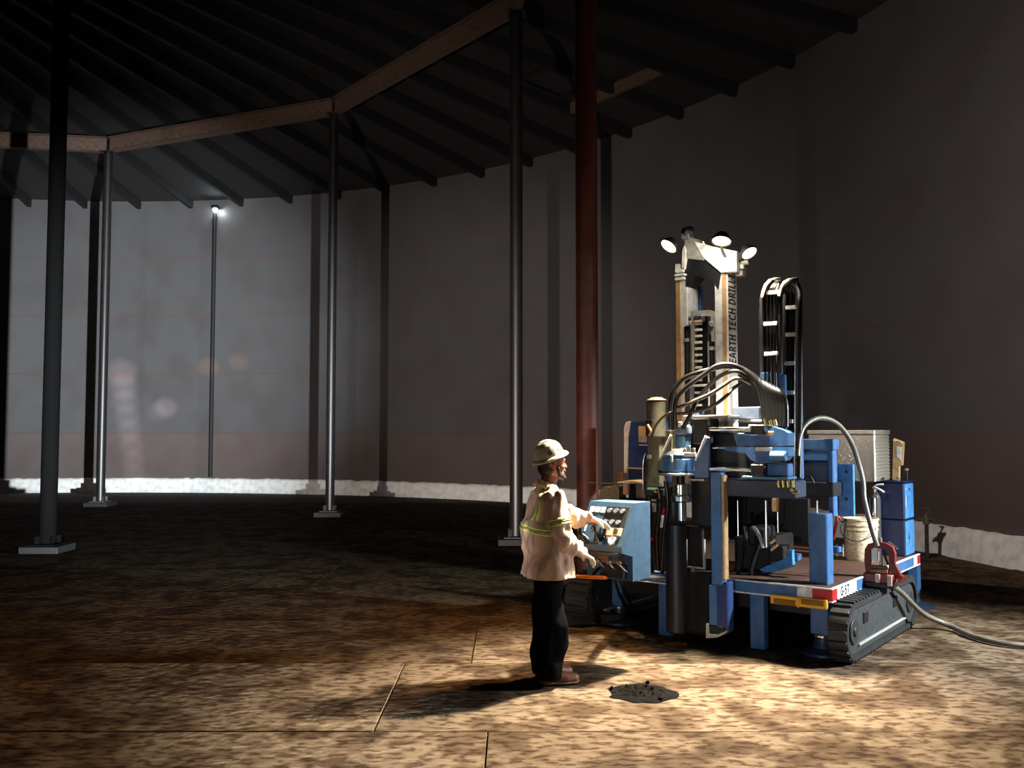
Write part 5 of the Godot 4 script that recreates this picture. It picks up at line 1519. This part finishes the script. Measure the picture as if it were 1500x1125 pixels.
func make_person() -> void:
	var root := Node3D.new()
	root.name = "person"
	root.position = Vector3(0.30, 0.004, -6.95)
	add_child(root)
	tag(root, "worker in a cream hard hat, tan striped work shirt and black trousers operating the console", "person")
	var f := Vector3(0.93, 0, -0.36).normalized()   # facing
	var r := Vector3(0.36, 0, 0.93).normalized()    # his right, towards the camera
	var U := Vector3.UP
	var rsh := Vector3(0.01, 1.345, 0.145)
	var relb := Vector3(0.068, 1.075, 0.175)
	var rwri := Vector3(0.236, 0.935, -0.05)
	var lsh := Vector3(-0.085, 1.335, -0.195)
	var lelb := Vector3(0.155, 1.195, -0.15)
	var lwri := Vector3(0.295, 1.19, -0.18)
	var neck := Vector3(-0.045, 1.43, -0.025)
	var hc := Vector3(0.0, 1.6, -0.04)
	var pel := Vector3(-0.03, 0.85, -0.005)
	var rhip := Vector3(-0.035, 0.82, 0.085)
	var rkn := Vector3(-0.012, 0.43, 0.085)
	var rank := Vector3(-0.03, 0.09, 0.09)
	var lhip := Vector3(-0.025, 0.82, -0.09)
	var lkn := Vector3(-0.03, 0.43, -0.1)
	var lank := Vector3(-0.055, 0.09, -0.09)
	# body: one continuous surface from head to ankles, under the clothes
	var hf := (f + U * 0.06).normalized()
	var hu := (U - f * 0.06).normalized()
	var P := func(a: float, b: float, c: float) -> Vector3: return hc + hf * a + hu * b + r * c
	var body := [
		[neck - U * 0.1, P.call(-0.018, -0.06, 0.0), 0.066, 0.06],
		[pel, neck - U * 0.2, 0.1, 0.1], [rsh, lsh, 0.055, 0.055], [rhip, lhip, 0.085, 0.085],
		[rsh, relb, 0.045, 0.036], [relb, rwri, 0.036, 0.027], [lsh, lelb, 0.045, 0.036], [lelb, lwri, 0.036, 0.027],
		[rhip, rkn, 0.075, 0.05], [rkn, rank, 0.05, 0.035], [lhip, lkn, 0.075, 0.05], [lkn, lank, 0.05, 0.035],
	]
	var head := [
		[P.call(-0.02, 0.035, 0.0), P.call(0.01, 0.04, 0.0), 0.09, 0.084],
		[P.call(0.03, 0.02, 0.0), P.call(0.045, -0.06, 0.0), 0.068, 0.048],
		[P.call(0.055, -0.07, -0.02), P.call(0.055, -0.07, 0.02), 0.034, 0.034],
		[P.call(0.082, -0.088, -0.008), P.call(0.082, -0.088, 0.008), 0.02, 0.02],
		[P.call(-0.01, -0.045, 0.05), P.call(0.045, -0.075, 0.032), 0.026, 0.024],
		[P.call(-0.01, -0.045, -0.05), P.call(0.045, -0.075, -0.032), 0.026, 0.024],
		[P.call(0.083, 0.034, -0.032), P.call(0.083, 0.034, 0.032), 0.0165, 0.0165],
		[P.call(0.094, 0.024, 0.0), P.call(0.112, -0.02, 0.0), 0.0095, 0.014],
		[P.call(0.098, -0.022, 0.012), P.call(0.098, -0.022, -0.012), 0.0095, 0.0095],
		[P.call(0.07, -0.015, 0.042), P.call(0.06, -0.02, 0.05), 0.02, 0.018],
		[P.call(0.07, -0.015, -0.042), P.call(0.06, -0.02, -0.05), 0.02, 0.018],
		[P.call(0.09, -0.047, -0.014), P.call(0.09, -0.047, 0.014), 0.0105, 0.0105],
		[P.call(0.089, -0.062, -0.012), P.call(0.089, -0.062, 0.012), 0.011, 0.011],
		[P.call(-0.018, -0.03, 0.0), P.call(-0.02, -0.1, 0.0), 0.06, 0.06],
		[P.call(-0.02, 0.012, 0.084), P.call(-0.01, -0.03, 0.078), 0.014, 0.01],
		[P.call(-0.02, 0.012, -0.084), P.call(-0.01, -0.03, -0.078), 0.014, 0.01],
	]
	var join := SurfaceTool.new()
	join.append_from(sdf(body, 0.014, 0.05), 0, Transform3D())
	join.append_from(sdf(head, 0.0042, 0.016), 0, Transform3D())
	put(join.commit(), "body", "skin", root)
	for s in [-1, 1]:
		var e := MB.new()
		var c: Vector3 = P.call(0.083, 0.014, 0.031 * s)
		e.lathe([Vector2(0, -0.011), Vector2(0.008, -0.007), Vector2(0.011, 0), Vector2(0.008, 0.007), Vector2(0, 0.011)], Transform3D(Basis(r, hf, r.cross(hf)), c), 12)
		put(e.mesh(), "eye", "eye", root)
	# hair: cropped back of the head, sideburns and a short beard
	var hair := [
		[P.call(-0.03, 0.03, 0.0), P.call(-0.035, -0.015, 0.0), 0.088, 0.076],
		[P.call(0.02, -0.02, 0.072), P.call(0.035, -0.07, 0.052), 0.012, 0.016],
		[P.call(0.02, -0.02, -0.072), P.call(0.035, -0.07, -0.052), 0.012, 0.016],
		[P.call(0.035, -0.075, 0.05), P.call(0.085, -0.1, 0.014), 0.017, 0.019],
		[P.call(0.035, -0.075, -0.05), P.call(0.085, -0.1, -0.014), 0.017, 0.019],
		[P.call(0.086, -0.1, 0.01), P.call(0.086, -0.1, -0.01), 0.02, 0.02],
		[P.call(0.1, -0.034, 0.012), P.call(0.09, -0.05, 0.032), 0.0055, 0.006],
		[P.call(0.1, -0.034, -0.012), P.call(0.09, -0.05, -0.032), 0.0055, 0.006],
		[P.call(0.09, -0.05, 0.032), P.call(0.085, -0.09, 0.022), 0.008, 0.01],
		[P.call(0.09, -0.05, -0.032), P.call(0.085, -0.09, -0.022), 0.008, 0.01],
	]
	put(sdf(hair, 0.0045, 0.01, [[hu, hu.dot(P.call(0, 0.045, 0))]]), "hair", "hair", root)
	# shirt: loose, untucked, sleeves to the wrists
	var shirt := [
		[Vector3(-0.06, 1.15, -0.02) + r * 0.07, Vector3(-0.05, 1.29, -0.02) + r * 0.09, 0.14, 0.105],
		[Vector3(-0.06, 1.15, -0.02) - r * 0.07, Vector3(-0.05, 1.29, -0.02) - r * 0.09, 0.14, 0.105],
		[Vector3(-0.025, 0.78, -0.01) + r * 0.07, Vector3(-0.045, 1.1, -0.02) + r * 0.06, 0.174, 0.148],
		[Vector3(-0.025, 0.78, -0.01) - r * 0.07, Vector3(-0.045, 1.1, -0.02) - r * 0.06, 0.174, 0.148],
		[rsh - r * 0.02, lsh + r * 0.02, 0.078, 0.078],
		[rsh, neck - U * 0.02, 0.07, 0.066], [lsh, neck - U * 0.02, 0.07, 0.066],
		[rsh - r * 0.005, relb, 0.084, 0.072], [relb, rwri - (rwri - relb).normalized() * 0.02, 0.068, 0.045],
		[lsh + r * 0.005, lelb, 0.085, 0.068], [lelb, lwri - (lwri - lelb).normalized() * 0.02, 0.066, 0.044],
	]
	var hem := [Vector3(0.03, -1, 0.0).normalized(), -0.775]
	put(sdf(shirt, 0.0085, 0.035, [hem], 0.0, 0.032, 8.0), "shirt", "shirt", root)
	# collar
	var collar := []
	for k in 11:
		var a := TAU * (k - 0.2) / 12.0
		var b := TAU * (k + 0.8) / 12.0
		var cc := neck + U * 0.02
		var pa := cc + f * (cos(a) * 0.075 + 0.004) + r * sin(a) * 0.075 - U * 0.03 * cos(a)
		var pb := cc + f * (cos(b) * 0.075 + 0.004) + r * sin(b) * 0.075 - U * 0.03 * cos(b)
		collar.append([pa, pb, 0.014, 0.014])
		collar.append([pa - U * 0.025 + (pa - cc) * 0.25, pb - U * 0.025 + (pb - cc) * 0.25, 0.01, 0.01])
	put(sdf(collar, 0.006, 0.02), "collar", "shirt", root)
	# reflective stripes: the shirt's own surface, a little proud, between two planes
	var bands := [
		[Vector3(0.12, 1, 0.03).normalized(), Vector3(-0.14, 1.128, 0.1), 0.026, [shirt[0], shirt[1], shirt[2], shirt[3]]],
		[(relb - rsh).normalized(), rsh.lerp(relb, 0.56), 0.028, [shirt[7]]],
		[(lelb - lsh).normalized(), lsh.lerp(lelb, 0.6), 0.028, [shirt[9]]],
		[(r * 1.0 + U * 0.0).normalized(), Vector3(-0.05, 1.3, -0.02) + r * 0.1, 0.026, [shirt[0], shirt[1], shirt[4], shirt[5], shirt[2]]],
	]
	for i in bands.size():
		var bd: Array = bands[i]
		for s in 3:
			var half: float = bd[2] / 3.0 * 0.95
			var mid: Vector3 = bd[1] + bd[0] * (s - 1) * bd[2] / 1.5
			var pls := [[bd[0], bd[0].dot(mid) + half], [-bd[0], -bd[0].dot(mid) + half]]
			if i == 3:
				pls.append([-U, -1.2])
				pls.append([f, f.dot(Vector3(-0.02, 1.3, -0.02))])
			put(sdf(bd[3], 0.007, 0.035, pls, 0.007 if s != 1 else 0.006, 0.032, 8.0), "reflective_stripe", "lime" if s != 1 else "silver", root)
	# trousers: straight and loose
	var legs := [
		[rhip - U * 0.05, lhip - U * 0.05, 0.085, 0.085],
		[rhip - U * 0.1, rkn, 0.105, 0.112], [rkn, rank, 0.112, 0.112],
		[lhip - U * 0.1, lkn, 0.105, 0.112], [lkn, lank, 0.112, 0.108],
	]
	put(sdf(legs, 0.0105, 0.03, [[Vector3(0, -1, 0), -0.045]], 0.0, 0.034, 5.0), "trousers", "trousers", root)
	# shoes
	for s in [0, 1]:
		var an: Vector3 = [rank, lank][s]
		var h := Vector3(an.x, 0, an.z)
		var fd: Vector3 = (f + r * float([0.1, -0.05][s])).normalized()
		var shoe := [
			[h + U * 0.055 - fd * 0.03, h + U * 0.05 + fd * 0.1, 0.045, 0.043],
			[h + U * 0.045 + fd * 0.1, h + U * 0.038 + fd * 0.2, 0.044, 0.034],
			[h + U * 0.04 + fd * 0.13 + r * 0.014, h + U * 0.036 + fd * 0.185 + r * 0.012, 0.036, 0.032],
			[h + U * 0.06, h + U * 0.13, 0.05, 0.05],
		]
		put(sdf(shoe, 0.006, 0.02, [[-U, -0.016]]), "shoe", "boot", root)
		put(sdf(shoe, 0.006, 0.02, [[-U, -0.0], [U, 0.02]], 0.006), "shoe_sole", "sole", root)
	# gloves
	var rg := hand(rwri, Vector3(0.1, -0.06, -0.09), Vector3(0.35, 0.9, 0.1), -r, 0.36)
	put(sdf(rg, 0.0036, 0.009), "glove", "glove", root)
	put(sdf([[rwri - (rwri - relb).normalized() * 0.06, rwri + (rwri - relb).normalized() * 0.012, 0.04, 0.031]], 0.006, 0.01), "glove_cuff", "glove", root)
	var lg := hand(lwri, Vector3(0.17, -0.05, -0.03), Vector3(0.0, 1.0, -0.1), r, 0.3)
	put(sdf(lg, 0.0036, 0.009), "glove", "glove", root)
	# hard hat with a full brim, tipped back
	var hat := Node3D.new()
	hat.name = "hard_hat"
	root.add_child(hat)
	var up := (U - f * 0.36).normalized()
	var fw := (f + U * 0.36).normalized()
	hat.transform = Transform3D(Basis(r, up, r.cross(up)), P.call(-0.012, 0.062, 0.0))
	if hat.basis.z.dot(fw) < 0.0:
		pass
	var hb := MB.new()
	hb.lathe([Vector2(0.108, 0.0), Vector2(0.14, -0.008), Vector2(0.147, -0.016), Vector2(0.147, -0.008), Vector2(0.14, 0.002), Vector2(0.118, 0.012), Vector2(0.113, 0.035), Vector2(0.105, 0.065), Vector2(0.088, 0.095), Vector2(0.062, 0.116), Vector2(0.03, 0.127), Vector2(0, 0.13)], Transform3D(), 36, Vector2(0.9, 1.0))
	hb.lathe([Vector2(0, 0.12), Vector2(0.05, 0.11), Vector2(0.095, 0.06), Vector2(0.108, 0.0)], Transform3D(), 24, Vector2(0.9, 1.0))
	put(hb.mesh(), "hat_shell", "hat", hat)
	hb = MB.new()
	for s in [-0.03, 0.0, 0.03]:
		var pts := []
		for k in 9:
			var a := PI * (0.16 + 0.68 * k / 8.0)
			pts.append(Vector3(s, 0.012 + sin(a) * 0.117 - absf(s) * 0.1, cos(a) * 0.108))
		hb.tube(pts, 0.007, 8)
	put(hb.mesh(), "crown_ridge", "hat", hat)
	for s in [[1.0, 0.25], [1.0, -0.7]]:
		hb = MB.new()
		var a := atan2(s[1], s[0])
		var o := Vector3(cos(a) * 0.9, 0, sin(a))
		var y := (o + U * 0.25).normalized()
		var x := U.cross(y).normalized()
		hb.cyl(o * 0.104 + U * 0.045 - y * 0.004, o * 0.109 + U * 0.046 + y * 0.001, 0.022, 0.022, 18)
		put(hb.mesh(), "sticker", "sticker", hat)
